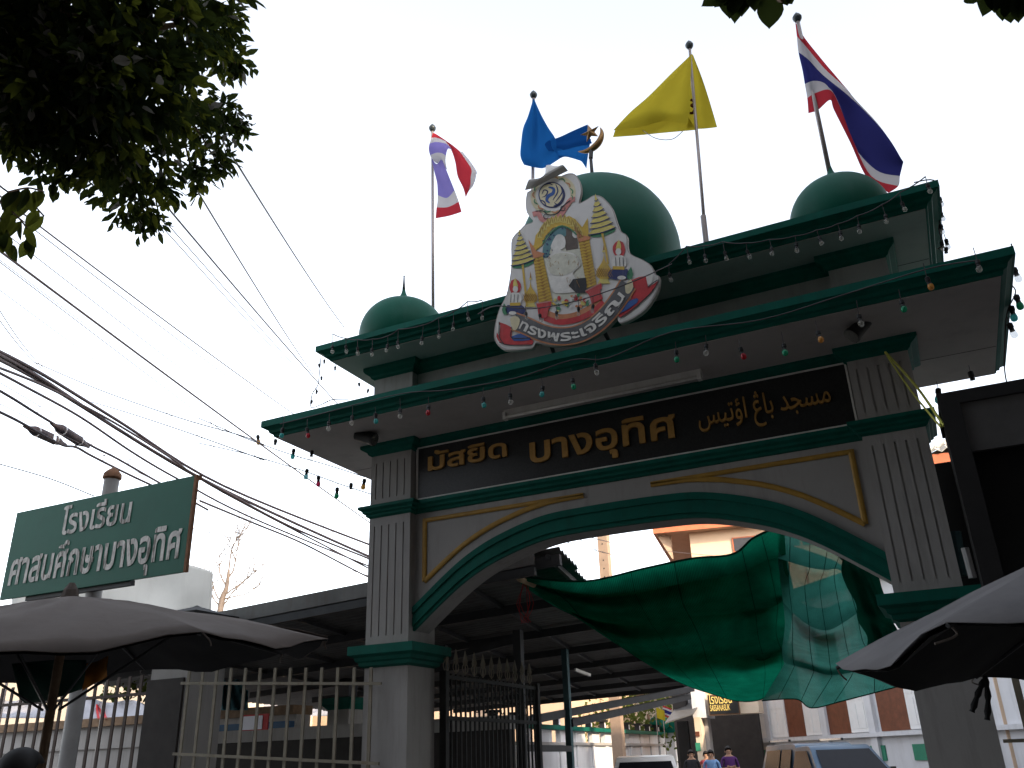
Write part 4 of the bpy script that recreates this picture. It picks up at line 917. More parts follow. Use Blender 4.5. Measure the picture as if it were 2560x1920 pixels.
def on_rib(u, v):
    f = u*(len(RC)-1); i = min(int(f), len(RC)-2); c = RC[i].lerp(RC[i+1], f-i); d = (RC[i+1]-RC[i]).normalized(); nr = Vector((d.y, -d.x, 0))
    q = c+nr*((v-.26)*98); return ep(q.x, q.y, 9)
text('ทรงพระเจริญ', eb, ['ink_white'], 0, 0, 0, EN, warp=on_rib, bold=.025, ext=.001)
for x in (1000, 1400): 
    p = ep(x, 1150)-EN*.05; MB().bar(p, (p.x, 7.5, 6.17), .03).build('bracket', 'dark_steel', eb); MB().bar(ep(x, 1450)-EN*.06, (p.x, 7.45, 5.215), .03).build('bracket', 'dark_steel', eb)
# small white box on the roof beside the dome
bx = at(1615, 628, 7.9); tag(rebase(MB().box(bx.x-.14, bx.x+.17, 7.75, 8.05, 6.21, 6.40).build('junction_box', 'white_enamel'), (bx.x, 7.9, 6.21)), 'small pale box on the upper roof right of the emblem', 'box')

# ================================================================== school sign
YG = 6.6
c0, c1, c2, c3 = at(42, 1282, YG), at(490, 1188, YG), at(462, 1433, YG), at(0, 1496, YG)
sx0, sx1 = (c0.x+c3.x)/2, (c1.x+c2.x)/2; sz0, sz1 = (c2.z+c3.z)/2, (c0.z+c1.z)/2
ss = thing('school_sign', 'green school signboard with worn white lettering on a grey post', 'sign', (at(232, 1490, YG+.1).x, YG+.12, 0))
bd = MB().box(sx0, sx1, YG, YG+.035, sz0, sz1).build('board', 'school_green', ss)
MB().box(sx0-.012, sx1+.012, YG+.036, YG+.075, sz1-.04, sz1+.008).build('frame_bar', 'rust', bd); MB().box(sx0+.4, sx1-.8, YG+.036, YG+.09, sz0-.045, sz0+.01).build('frame_bar', 'dark_steel', bd); MB().box(sx1-.02, sx1+.014, YG-.004, YG+.035, sz0-.004, sz1+.004).build('frame_bar', 'rust', bd)
pz = at(270, 1200, YG+.12)
MB().lathe((at(252, 1350, YG+.12).x, YG+.14, 0), [(.085, .0), (.085, pz.z)], 16).build('post', 'post_grey', ss, smooth=40)
MB().lathe((at(252, 1350, YG+.12).x, YG+.14, 0), [(.088, pz.z), (.105, pz.z+.02), (.10, pz.z+.07), (.06, pz.z+.115), (.012, pz.z+.15)], 16).build('cap', 'rust', ss, smooth=40)
S3 = lambda x, y: (x/2.154, 1150+y/2.154)
for body, l, r_, tp, bo in (('โรงเรียน', S3(325, 400), S3(700, 335), S3(600, 285), .018), ('ศาสนศึกษาบางอุทิศ', S3(45, 665), S3(965, 530), S3(155, 570), .022)):
    a, b = at(*l, YG), at(*r_, YG); zb = (a.z+b.z)/2
    text(body, bd, ['worn_white'], (a.x, YG-.006, zb), (b.x-a.x, 0, 0), (0, 0, .50 if len(body) > 10 else .40), (0, -1, 0), bold=bo, ext=.001)

# ================================================================== vendor parasols
def parasol(label, cx, cy, za, r, zr, rot, mat, n=8, sagd=.10, seed=1, g=(0, 0)):
    t = thing('market_parasol', label, 'parasol', (cx, cy, 0), 'street vendor parasols'); q = random.Random(seed)
    na = n*8; rings = 9; P = []
    for i in range(rings+1):
        f = i/rings; row = []
        for j in range(na+1):
            a = rot+2*math.pi*j/na; k = (j % 8)/8; s = math.sin(math.pi*k)
            rr = r*f*(1-.06*s*f); z = za-(za-zr)*(f**1.15)-.03*s*f*math.sin(math.pi*f*.9)-(sagd*s**1.2*(f**6))+(.012*math.sin(j*1.7+i) if i > 1 else 0)
            row.append((cx+rr*math.cos(a), cy+rr*math.sin(a), z+g[0]*rr*math.cos(a)+g[1]*rr*math.sin(a)))
        P.append(row)
    MB().grid(P).build('canopy', mat, t, fix=False, smooth=True, solid=.004)
    MB().grid([[(cx+(x-cx)*.985, cy+(y-cy)*.985, z-.012) for x, y, z in r] for r in P]).build('underside_shade', 'underside_shade', t, fix=False, smooth=True)  # near-black sheet paints the shade on the canopy underside
    for k in range(n):
        a = rot+2*math.pi*k/n; d = Vector((math.cos(a), math.sin(a), 0)); c = Vector((cx, cy, 0)); tl = g[0]*d.x+g[1]*d.y
        MB().tube([c+d*.06+Vector((0, 0, za-.06)), c+d*r*.5+Vector((0, 0, za-(za-zr)*.5**1.15-.03+tl*r*.5)), c+d*r*1.0+Vector((0, 0, zr-.02+tl*r))], .011, 6).build('rib', 'dark_steel', t)
        MB().tube([c+d*.05+Vector((0, 0, za-.75)), c+d*r*.5+Vector((0, 0, za-(za-zr)*.5**1.15-.03+tl*r*.5))], .008, 5).build('strut', 'dark_steel', t)
        for u in range(1):
            p = c+d*r*1.0+Vector((0, 0, zr-.01+tl*r)); MB().tube(cat_pts([p, p+Vector((q.uniform(-.05, .05), q.uniform(-.05, .05), -.04)), p+Vector((q.uniform(-.06, .06), q.uniform(-.06, .06), -.07))], 4), .005, 5).build('tie_rag', 'parasol', t)
    MB().tube([(cx, cy, .01), (cx, cy, za+.05)], .03, 10).build('pole', 'wood', t); MB().lathe((cx, cy, 0), [(.06, za-.01), (.05, za+.04), (.02, za+.09)], 10).build('top_knob', 'parasol', t)
    MB().lathe((cx, cy, 0), [(.28, .0), (.28, .08), (.1, .16), (.05, .3)], 16).build('base', 'concrete', t)
    return t
pa = at(175, 1490, 4.2)
parasol('large faded grey vendor parasol under the green school sign', pa.x, 4.2, pa.z, 1.80, 2.33, rad(30), 'parasol', seed=3, g=(.017, .088), sagd=.07)
parasol('dark-bellied grey vendor parasol at the lower right in front of the right pillar', 1.62, 5.2, 2.82, 2.2, 2.03, rad(178), 'parasol_right', sagd=.09, seed=5)
a, b = at(45, 1690, 5.2), at(215, 1690, 5.2)
def hang(name, P, Y, mat, label, cat='cloth', jit=.06):
    ctrl = [[at(x, y, Y+R.uniform(-jit, jit)) for x, y in r] for r in P]; o = MB().grid(patch(ctrl, 5)).build(name, mat, fix=False, smooth=True, solid=.006); return tag(rebase(o, ctrl[0][0]), label, cat)
hang('hanging_cloth', [[(30, 1660), (80, 1655), (140, 1650), (215, 1650)], [(42, 1710), (90, 1700), (150, 1695), (212, 1690)], [(48, 1745), (70, 1758), (130, 1748), (205, 1722)]], 4.5, 'green_cloth', 'dark green cloth hanging under the left parasol')
hang('hanging_cloth', [[(205, 1660), (240, 1655), (270, 1640)], [(208, 1690), (240, 1685), (266, 1675)], [(206, 1727), (235, 1710), (268, 1692)]], 4.6, 'orange_cloth', 'orange cloth hanging under the left parasol')
for x0, P in ((2460, [(2460, 1700), (2445, 1735), (2430, 1780)]), (2475, [(2462, 1690), (2470, 1740), (2468, 1800)])):
    tag(rebase(MB().tube(cat_pts([at(x, y, 5.0) for x, y in P], 5), [.012+.003*(i % 3) for i in range(11)], 6).build('hanging_strap', 'black', smooth=True), at(*P[0], 5.0)), 'curled black strap dangling from the right parasol rim' if x0 == 2460 else 'straight black strap dangling from the right parasol rim', 'strap')

# ================================================================== fences
def bars(t, xs, y, z0, ztop, w, mat):
    me = None
    for x in xs:
        z1 = ztop(x)
        o = MB().box(x-w/2, x+w/2, y-.008, y+.008, z0, z1).build('bar', mat, t)
fc = thing('steel_fence', 'cream flat-bar steel fence between the grey pier and the left pillar', 'fence', (-6.6, 7.9, 0))
bars(fc, [-5.465-.212*i for i in range(13)], 7.9, .12, lambda x: 2.54-(x+5.46)*.065, .036, 'fence_cream')
for z in (2.37, 1.615, .3): MB().bar((-8.1, 7.885, z+.175), (-5.325, 7.885, z), .022, .03).build('rail', 'fence_cream', fc)
fb = thing('steel_fence', 'brown flat-bar steel fence left of the dark-fronted pier', 'fence', (-10.5, 8.05, 0))
bars(fb, [-8.93-.195*i for i in range(20)], 8.05, .12, lambda x: 2.70, .045, 'fence_brown')
for z in (2.48, 1.5): MB().bar((-12.8, 8.03, z), (-8.72, 8.03, z), .03, .035).build('rail', 'fence_brown', fb)
fr_ = thing('steel_fence', 'cream flat-bar steel fence right of the right pillar', 'fence', (1.3, 7.9, 0))
bars(fr_, [.40+.165*i for i in range(12)], 7.9, .12, lambda x: 2.7, .05, 'fence_cream')
for z in (1.62, 2.4): MB().bar((.22, 7.88, z), (2.4, 7.88, z), .02, .025).build('rail', 'fence_cream', fr_)
# pier with lantern cap
pr = thing('fence_pier', 'grey fence pier with a dark poster on its front, behind the left parasol', 'pier', (-8.42, 8.3, 0))
MB().box(-8.72, -8.13, 8.0, 8.6, 0, 2.95).build('shaft', 'wall', pr)
MB().box(-8.735, -8.16, 7.965, 7.998, 1.62, 2.62).build('poster', 'pier_dark', pr); MB().box(-8.70, -8.25, 7.98, 7.998, .6, 1.61).build('notice', 'kiosk_panel', pr)
MB().ring(-8.72, -8.13, 8.0, 8.6, [(0, 2.94), (.06, 2.98), (.12, 3.03), (.12, 3.12), (0, 3.14)]).build('capital', 'green', pr)
ln = MB().ring(-8.55, -8.28, 8.17, 8.44, [(0, 3.14), (0, 3.36)]).build('lantern', 'window_dark', pr)
MB().ring(-8.55, -8.28, 8.17, 8.44, [(.24, 3.36), (.24, 3.385), (-.10, 3.50), (-.13, 3.52)]).build('lantern_roof', 'roof_dark', ln)
for x in (-8.57, -8.26):
    for y in (8.15, 8.46): MB().box(x-.02, x+.02, y-.02, y+.02, 3.14, 3.36).build('lantern_post', 'iron', ln)
# open iron gate leaf
ig = thing('iron_gate_leaf', 'open wrought iron gate leaf with spear tips inside the left pillar', 'gate', (-4.98, 9.7, 0))
for i in range(22):
    y = 8.62+i*.108; MB().box(-4.99, -4.97, y-.009, y+.009, .1, 2.5).build('bar', 'iron', ig)
    if i % 2 == 0:
        sp2 = MB().lathe((-4.98, y, 0), [(.009, 2.5), (.009, 2.6), (.03, 2.63), (.034, 2.65), (.004, 2.77)], 6).build('spear', 'fence_cream', ig)
        for s in (-1, 1): MB().tube([(-4.98, y+s*(.03+.035*math.sin(k*.7)), 2.52+.035*k*.7) for k in range(6)], .006, 5).build('scroll', 'fence_cream', ig)
        for zc_ in (2.32, 2.17): MB().tube([(-4.98, y+.054+.045*math.cos(k*math.pi/5), zc_+.055*math.sin(k*math.pi/5)) for k in range(11)], .007, 5).build('ring', 'iron', ig)
for z in (2.46, 2.04, 1.0, .15): MB().box(-5.0, -4.96, 8.58, 10.95, z-.02, z+.02).build('rail', 'iron', ig)
for y in (8.58, 10.97): MB().box(-5.02, -4.94, y-.035, y+.035, .05, 2.52).build('stile', 'iron', ig)

# ================================================================== carport roof inside the gate
cp_ = thing('carport', 'dark steel carport with corrugated roof sheets seen through the arch', 'carport', (-7, 15, 0))
def roof_z(x, y): 
    f = (y-8.75)/15.6; return 3.68+(x+3.64)*.055*(1-f*.4)-f*.30
def roof_xr(y): return -3.64-(y-8.75)/15.6*2.75
ys = 8.75; k = 0
while ys < 24.2:
    P = []; N = 6*8; off = R.uniform(-.07, .07)
    for i in range(N+1):
        y = ys+i/N*1.04; w = .022*math.sin(2*math.pi*i/8); xr = roof_xr(y)+off
        P.append([(x, y, roof_z(x, y)+w+.05+.006*(k % 2)) for x in (xr, xr-2.2, xr-4.4, xr-7, xr-10)])
    MB().grid(P).build('roof_sheet', 'zinc', cp_, fix=False, solid=.004, smooth=True); ys += .98; k += 1
for y in (8.85, 10.9, 13, 15.1, 17.2, 19.4, 21.6, 23.8):
    MB().bar((roof_xr(y)+.0, y, roof_z(roof_xr(y), y)-.06), (-13.5, y, roof_z(-13.5, y)-.06), .06, .12).build('rafter', 'roof_steel', cp_)
for dx in (.15, 1.4, 2.7, 4.0, 5.4, 6.9):
    MB().bar((-3.64-dx, 8.8, roof_z(-3.64-dx, 8.8)-.015), (-6.39-dx, 24.2, roof_z(-6.39-dx, 24.2)-.015), .05, .06).build('purlin', 'roof_steel', cp_)
MB().bar((-3.9, 8.68, roof_z(-3.9, 8.7)-.02), (-13.5, 8.68, roof_z(-13.5, 8.7)-.02), .03, .17).build('fascia', 'zinc', cp_); MB().bar((-3.9, 8.70, roof_z(-3.9, 8.7)-.17), (-13.5, 8.70, roof_z(-13.5, 8.7)-.17), .06, .09).build('gutter', 'roof_steel', cp_)
for px, Yp, mt, w in ((1302, 12.2, 'roof_steel', .12), (1421, 14.6, 'teal_steel', .10), (1110, 12.5, 'roof_steel', .1)):
    p = at(px, 1800, Yp); MB().box(p.x-w/2, p.x+w/2, p.y-w/2, p.y+w/2, 0, roof_z(p.x, p.y)-.1).build('post', mt, cp_)
for a, b, w in (((1300, 1805, 13), (1730, 1722, 22), .12), ((1425, 1808, 14.6), (1722, 1742, 22), .12), ((1305, 1870, 12.2), (1425, 1872, 14.6), .09), ((950, 1690, 12), (1290, 1600, 12.2), .1)):
    MB().bar(at(*a), at(*b), w).build('beam', 'roof_steel', cp_)
# sagging sheets at the far end, tube lamp and bamboo tie
MB().bar(at(1437, 1674, 15), at(1475, 1688, 15.3), .05).build('tube_lamp', 'white_enamel', cp_)
MB().tube([at(1280, 1425, 8.9), at(1300, 1448, 9.0), at(1335, 1462, 9.3)], .035, 8).build('bamboo_tie', 'bamboo', cp_)
MB().tube(cat_pts([at(1335, 1462, 9.3), at(1460, 1545, 10.8), at(1560, 1612, 13), at(1690, 1690, 17)], 5), .018, 6).build('edge_rope', 'bamboo', cp_)
cb = MB()
for i in range(7): 
    f = i/30; p = at(1300, 1462, 9.2); cb.tube(cat_pts([p+Vector((R.uniform(-.05, .05), .1, .05)), p+Vector((R.uniform(-.12, .12), .1, -.2)), p+Vector((R.uniform(-.08, .08), .1, -.42))], 3), .003, 4)
cb.build('red_string', 'red_cloth', cp_)

# ================================================================== shade nets
def net(name, ctrl, mat, label, seams, folds=()):
    c2_ = []
    for i, r in enumerate(ctrl):
        c2_.append(r)
        if i in folds:
            nx_ = ctrl[i+1]
            for f, dy in ((.95, -.05), (.45, .16)): c2_.append([(a[0]+(b[0]-a[0])*f, a[1]+(b[1]-a[1])*f, a[2]+(b[2]-a[2])*.5+dy) for a, b in zip(r, nx_)])
    ctrl = c2_
    t = thing(name, label, 'shade net', at(*ctrl[0][0]), 'green shade nets in the arch'); P = patch([[at(*c) for c in r] for r in ctrl], 8)
    mb = MB().grid(P); o = mb.build('netting', mat, t, fix=False, smooth=True); a, b = len(P), len(P[0])
    uv = o.data.uv_layers.new(name='UVMap')
    for l in o.data.loops: uv.data[l.index].uv = ((l.vertex_index % b)/(b-1)*1.6, (l.vertex_index//b)/(a-1))
    for j in seams: MB().tube([P[i][j]+Vector((0, -.01, 0)) for i in range(a)], .0035, 4).build('seam', 'net_hem', t) if (j*7) % 3 else None
    for i in (0, a-1): MB().tube([p+Vector((0, -.012, 0)) for p in P[i]], .012 if i == 0 else .008, 5).build('hem', 'net_hem', t)
    return t, P
t1, P1 = net('shade_net', [
    [(1268, 1432, 9.0), (1370, 1450, 9.2), (1480, 1452, 9.3), (1610, 1422, 9.3), (1730, 1397, 9.2), (1832, 1386, 9.1), (1885, 1345, 9.0), (1960, 1312, 8.9)],
    [(1290, 1445, 9.1), (1380, 1472, 9.5), (1490, 1490, 9.7), (1620, 1478, 9.7), (1740, 1455, 9.6), (1840, 1438, 9.5), (1905, 1410, 9.4), (1965, 1390, 9.3)],
    [(1330, 1470, 9.4), (1420, 1505, 9.4), (1520, 1530, 9.5), (1640, 1525, 9.6), (1750, 1505, 9.6), (1850, 1490, 9.7), (1920, 1475, 9.7), (1975, 1460, 9.6)],
    [(1370, 1495, 9.8), (1450, 1540, 10.3), (1545, 1562, 10.6), (1660, 1562, 10.6), (1770, 1545, 10.7), (1860, 1530, 10.7), (1930, 1520, 10.7), (1980, 1490, 10.5)],
    [(1420, 1530, 10.4), (1500, 1575, 10.3), (1590, 1605, 10.5), (1690, 1610, 10.6), (1790, 1600, 10.7), (1870, 1590, 10.8), (1930, 1585, 10.9), (1962, 1570, 10.8)],
    [(1480, 1570, 11.2), (1550, 1615, 11.6), (1620, 1645, 12), (1710, 1655, 12.1), (1800, 1645, 12.1), (1880, 1640, 12.2), (1945, 1630, 12.2), (1968, 1610, 12)],
    [(1560, 1620, 12.2), (1610, 1655, 12.2), (1665, 1685, 12.4), (1740, 1695, 12.5), (1820, 1692, 12.6), (1890, 1688, 12.6), (1945, 1680, 12.6), (1970, 1660, 12.4)],
    [(1640, 1665, 13), (1680, 1695, 13.4), (1720, 1715, 13.6), (1780, 1735, 13.8), (1840, 1752, 13.8), (1890, 1752, 13.8), (1935, 1735, 13.8), (1975, 1715, 13.6)]],
    'net_dark', 'dark green shade net sagging across the arch from the carport edge', (8, 15, 22, 29, 36, 43, 50), (0, 2, 4))
def overlay(rows, name='overlap_layer', par=t1):
    P = patch([[at(*c) for c in r] for r in rows], 6); oo = MB().grid(P).build(name, 'net_dark', par, fix=False, smooth=True); uv = oo.data.uv_layers.new(name='UVMap'); nb2 = len(P[0])
    for l in oo.data.loops: uv.data[l.index].uv = ((l.vertex_index % nb2)/(nb2-1)*1.4, l.vertex_index//nb2/(len(P)-1))
    MB().tube([p+Vector((0, -.01, 0)) for p in P[-1]], .007, 5).build('hem', 'net_hem', par)
overlay([[(1275, 1436, 9.1), (1380, 1456, 9.35), (1500, 1456, 9.45), (1620, 1426, 9.45), (1740, 1401, 9.35), (1835, 1390, 9.25), (1950, 1330, 9.1)],
         [(1330, 1480, 9.6), (1430, 1520, 9.8), (1540, 1530, 10), (1640, 1520, 10), (1750, 1500, 10), (1850, 1470, 10), (1955, 1420, 9.8)],
         [(1385, 1515, 10.2), (1470, 1552, 10.7), (1590, 1572, 11), (1680, 1566, 11), (1760, 1548, 11), (1850, 1520, 11), (1965, 1462, 10.7)]])
overlay([[(1450, 1550, 10.8), (1560, 1580, 11), (1680, 1580, 11), (1790, 1560, 11), (1880, 1540, 11), (1965, 1500, 10.9)],
         [(1510, 1585, 11.4), (1600, 1615, 11.6), (1700, 1622, 11.7), (1800, 1606, 11.7), (1890, 1585, 11.6), (1966, 1550, 11.4)],
         [(1560, 1612, 12), (1640, 1645, 12.4), (1720, 1660, 12.5), (1800, 1646, 12.5), (1870, 1668, 12.5), (1966, 1640, 12.4)]])
overlay([[(1860, 1380, 9.3), (1900, 1370, 9.3), (1960, 1350, 9.2)], [(1850, 1450, 10), (1900, 1445, 10), (1975, 1430, 10)], [(1840, 1540, 11), (1905, 1560, 11), (1985, 1500, 11)], [(1855, 1630, 12.3), (1910, 1650, 12.3), (1972, 1600, 12.3)]])
t2_, P2 = net('shade_net', [
    [(1950, 1318, 8.95), (2010, 1335, 9.0), (2070, 1365, 9.1), (2105, 1398, 9.2), (2125, 1425, 9.3)],
    [(1945, 1400, 9.3), (2010, 1420, 9.6), (2060, 1428, 9.7), (2095, 1425, 9.6), (2130, 1450, 9.5)],
    [(1950, 1445, 9.5), (2000, 1465, 9.6), (2050, 1470, 9.7), (2100, 1460, 9.8), (2145, 1490, 9.7)],
    [(1958, 1510, 10.1), (2010, 1560, 10.5), (2065, 1582, 10.7), (2120, 1555, 10.6), (2160, 1520, 10.2)],
    [(1962, 1565, 10.6), (2010, 1595, 10.5), (2070, 1615, 10.6), (2130, 1610, 10.7), (2175, 1590, 10.5)],
    [(1955, 1625, 11.2), (2015, 1645, 11.6), (2075, 1660, 11.8), (2140, 1640, 11.8), (2200, 1630, 11.5)],
    [(1960, 1660, 11.8), (2020, 1675, 11.8), (2080, 1690, 12), (2150, 1680, 12), (2215, 1675, 11.8)],
    [(1905, 1752, 13), (1990, 1748, 12.8), (2030, 1770, 12.8), (2110, 1752, 12.6), (2255, 1714, 12.2)]],
    'net_teal', 'lighter teal shade net bunched against the right pillar', (4, 10, 16, 22, 28), (0, 2, 5))
bn = MB().grid(patch([[at(x+R.uniform(-6, 6), y, Yb+R.uniform(-.12, .12)) for x, Yb in ((2108+o, 9.2), (2128+o, 9.1), (2150+o, 9.25), (2172+o, 9.15), (2196+o, 9.3))] for y, o in ((1395, -5), (1430, 0), (1470, 12), (1510, 26), (1550, 40), (1590, 55), (1620, 62))], 4)).build('bunched_netting', 'net_hem', fix=False, smooth=True)
tag(rebase(bn, at(2150, 1480, 9.2)), 'dark bunched netting tied behind the right pillar', 'netting')

# ================================================================== dark canopy at the right edge
kc = thing('shop_canopy', 'dark boxy shop canopy at the right edge behind the right parasol', 'canopy', (1.9, 7.3, 2.6))
kx, ky, zt_ = .302, 7.0, 4.085
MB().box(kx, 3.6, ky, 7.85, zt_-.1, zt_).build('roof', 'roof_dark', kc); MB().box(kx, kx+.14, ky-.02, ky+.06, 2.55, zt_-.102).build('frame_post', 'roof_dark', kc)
MB().box(kx+.142, 3.6, ky+.02, ky+.06, 3.60, zt_-.102).build('fascia_panel', 'kiosk_panel', kc); MB().box(kx+.142, 3.6, ky+.3, ky+.36, 2.5, zt_-.103).build('unlit_interior', 'black', kc)  # black back panel stands in for the canopy's unlit interior
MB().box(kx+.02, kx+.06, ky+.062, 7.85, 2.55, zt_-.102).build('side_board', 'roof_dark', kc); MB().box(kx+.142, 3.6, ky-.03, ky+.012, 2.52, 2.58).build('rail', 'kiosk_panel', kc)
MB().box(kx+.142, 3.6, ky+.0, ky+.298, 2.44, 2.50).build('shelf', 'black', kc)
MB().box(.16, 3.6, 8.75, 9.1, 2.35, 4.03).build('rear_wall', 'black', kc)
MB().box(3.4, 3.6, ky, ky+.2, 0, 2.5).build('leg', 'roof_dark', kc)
bl_ = thing('pipe_bracket', 'teal drain pipe between the right pillar and the dark canopy', 'pipe', at(2390, 1400, 7.9))
MB().tube([at(2388, 1330, 8.1), at(2405, 1440, 8.1)], .045, 8).build('pipe', 'teal_steel', bl_); MB().tube([at(2412, 1370, 7.9), at(2432, 1445, 7.9)], .03, 8).build('pipe', 'post_grey', bl_)

# ================================================================== background left of the gate
wt = MB().grid(patch([[at(30, 1400, 11), at(200, 1395, 11.1), at(380, 1400, 11.05), at(475, 1412, 11), at(532, 1430, 11)], [at(30, 1470, 11), at(200, 1465, 11), at(380, 1470, 11.1), at(470, 1475, 11), at(530, 1480, 11)], [at(30, 1540, 11), at(200, 1540, 11.1), at(380, 1535, 11), at(470, 1530, 11.05), at(528, 1530, 11)]], 5)).build('white_tarpaulin', 'white_tarp', fix=False, smooth=True, solid=.01)
tag(rebase(wt, at(300, 1540, 11)), 'large white tarpaulin stretched behind the school sign', 'tarpaulin')
tp = thing('tarpaulin_frame', 'thin steel frame holding the white tarpaulin', 'frame', at(300, 1700, 11.1))
for x in (60, 300, 525): p = at(x, 1480, 11.15); MB().tube([(p.x, p.y, 0), (p.x, p.y, p.z+.3)], .025, 8).build('pole', 'steel', tp)
# bare tree
bt = thing('bare_tree', 'leafless sunlit tree right of the white tarpaulin', 'tree', at(540, 1700, 21))
b0 = at(540, 1580, 21); base = Vector((b0.x, 21, 0))
MB().tube(cat_pts([base, Vector((b0.x, 21, 2.5)), at(550, 1530, 21), at(566, 1470, 21), at(572, 1425, 21)], 5), [.16-.006*i for i in range(21)], 8).build('trunk', 'bare_bark', bt, smooth=True)
q = random.Random(4)
def branch(p, d, L, r, lev):
    pts = [p]; 
    for i in range(5): 
        d = (d+Vector((q.uniform(-.3, .3), q.uniform(-.3, .3), q.uniform(-.12, .28)))).normalized(); pts.append(pts[-1]+d*L/5)
    MB().tube(pts, [r*(1-.14*i) for i in range(6)], 5, caps=False).build('branch' if lev == 0 else 'twig', 'bare_bark', bt)
    if lev < 2:
        for i in (2, 3, 4, 5):
            for k_ in range(1 if lev else 2):
                branch(pts[i], (d*.5+Vector((q.uniform(-1, 1), q.uniform(-.6, .6), q.uniform(-.2, .9)))).normalized(), L*q.uniform(.45, .65), r*.5, lev+1)
for (x, y, dx, dz) in ((552, 1520, -.7, 1.0), (560, 1490, .9, .9), (566, 1465, -.8, 1.0), (568, 1450, .5, 1.2), (556, 1500, 1, .35), (552, 1520, .8, .7), (572, 1427, .1, 1), (558, 1505, -1, .6)):
    branch(at(x, y, 21), Vector((dx, .1, dz)).normalized(), q.uniform(1.1, 1.6), .030, 0)
# stall wall, tarps, beige building behind the fence
MB2 = thing('low_wall', 'pale low wall with a brown ledge behind the brown fence', 'wall', (-14, 13.6, 0))
zl = at(250, 1806, 13.4).z
MB().box(-24, -10.9, 13.5, 13.8, 0, zl-.5).build('panel', 'wall', MB2)
MB().box(-24, -10.9, 13.35, 13.9, zl-.08, zl+.08).build('ledge', 'wood', MB2); MB().box(-24, -10.9, 13.45, 13.85, zl-.5, zl-.08).build('upper_panel', 'wall', MB2)
def heap(name, px0, px1, y0, y1, Y, mat, label, cat='tarpaulin'):
    P = []
    for i in range(9):
        row = []
        for j in range(15):
            u, v = j/14, i/8; x = px0+(px1-px0)*u; y = y1+(y0-y1)*v*(.75+.25*math.sin(u*7+1)*math.cos(u*3)); row.append(at(x, y, Y+.8*math.sin(v*1.6)+.12*math.sin(u*19+v*5)))
        P.append(row)
    o = MB().grid(P).build(name, mat, fix=False, smooth=True, solid=.01); return tag(rebase(o, P[0][7]), label, cat)
heap('grey_tarpaulin', 190, 395, 1738, 1800, 13.5, 'grey_tarp', 'crumpled grey tarpaulin over the low wall behind the brown fence')
heap('grey_tarpaulin', -40, 130, 1735, 1795, 13.5, 'grey_tarp', 'crumpled grey tarpaulin at the left edge behind the brown fence')
heap('red_cloth', 240, 268, 1760, 1798, 13.4, 'red_cloth', 'small bright red cloth draped on the low wall', 'cloth')
heap('teal_tarpaulin', 540, 620, 1680, 1775, 11.5, 'teal_tarp', 'teal tarpaulin slope behind the cream fence')
heap('pale_awning', 560, 880, 1705, 1790, 26.5, 'grey_tarp', 'pale sloping awning behind the cream fence', 'awning')
nb = thing('notice_board', 'white paper notice on a red board behind the cream fence', 'notice', at(640, 1830, 10))
a, b = at(605, 1788, 10), at(668, 1824, 10); MB().box(a.x, b.x, 10, 10.02, b.z, a.z).build('board', 'notice_red', nb); MB().box(a.x+.03, b.x-.09, 9.99, 9.998, b.z+.01, a.z-.02).build('paper', 'notice_paper', nb)
MB().bar(((a.x+b.x)/2, 10.03, 0), ((a.x+b.x)/2, 10.03, b.z+.1), .04).build('post', 'dark_steel', nb)
lw = thing('low_wall', 'grey-banded low wall behind the cream fence', 'wall', (-8.5, 11.5, 0))
z_ = at(700, 1838, 11.5).z; MB().box(-11, -5.6, 11.4, 11.6, z_-.08, z_+.1).build('band', 'wall', lw); MB().box(-11, -5.6, 11.42, 11.58, 0, z_-.08).build('panel', 'pier_dark', lw); MB().box(-11, -9.4, 11.44, 11.56, z_+.1, z_+.2).build('blue_panel', 'blue_paint', lw)
gp = thing('garden_pier', 'green-capped pier with a lantern behind the cream fence', 'pier', at(862, 1850, 13))
c_ = at(862, 1800, 13); MB().box(c_.x-.22, c_.x+.22, 12.8, 13.24, 0, at(862, 1775, 13).z).build('shaft', 'wall', gp); zz = at(862, 1775, 13).z
MB().ring(c_.x-.22, c_.x+.22, 12.8, 13.24, [(0, zz), (.08, zz+.08), (.1, zz+.18), (0, zz+.2)]).build('capital', 'green', gp); l_ = MB().ring(c_.x-.12, c_.x+.12, 12.9, 13.14, [(0, zz+.2), (.02, zz+.42)]).build('lantern', 'window_dark', gp)
MB().ring(c_.x-.12, c_.x+.12, 12.9, 13.14, [(.1, zz+.42), (.1, zz+.44), (-.08, zz+.52)]).build('lantern_roof', 'roof_dark', l_)
def building(name, label, x0, x1, y0, y1, h, mat, win=None):
    t = thing(name, label, 'building', ((x0+x1)/2, (y0+y1)/2, 0)); MB().box(x0, x1, y0, y1, 0, h).build('wall', mat, t); MB().box(x0-.4, x1+.4, y0-.4, y1+.4, h, h+.15).build('roof', 'house_trim', t)
    if win:
        for i in range(win): 
            c = x0+(i+.5)*(x1-x0)/win; o = MB().box(c-.7, c+.7, y0-.05, y0+.02, h-2.0, h-.7).build('window', 'house_trim', t); MB().box(c-.6, c+.6, y0-.06, y0-.05, h-1.9, h-.8).build('pane', 'window_dark', o)
    return t
building('beige_building', 'sunlit beige building behind the brown fence and tarpaulins', -44, -23.5, 24, 30, 6.2, 'beige_wall')
building('peach_building', 'sunlit peach building with dark windows behind the cream fence', -30, -13.2, 32, 40, 6.6, 'peach', 9)
vine = MB()
for i in range(120): leaf_geo(vine, at(R.uniform(255, 370), R.uniform(1665, 1745), R.uniform(12, 12.6)), rnd3()+Vector((0, 0, -.5)), rnd3(), .13, .1)
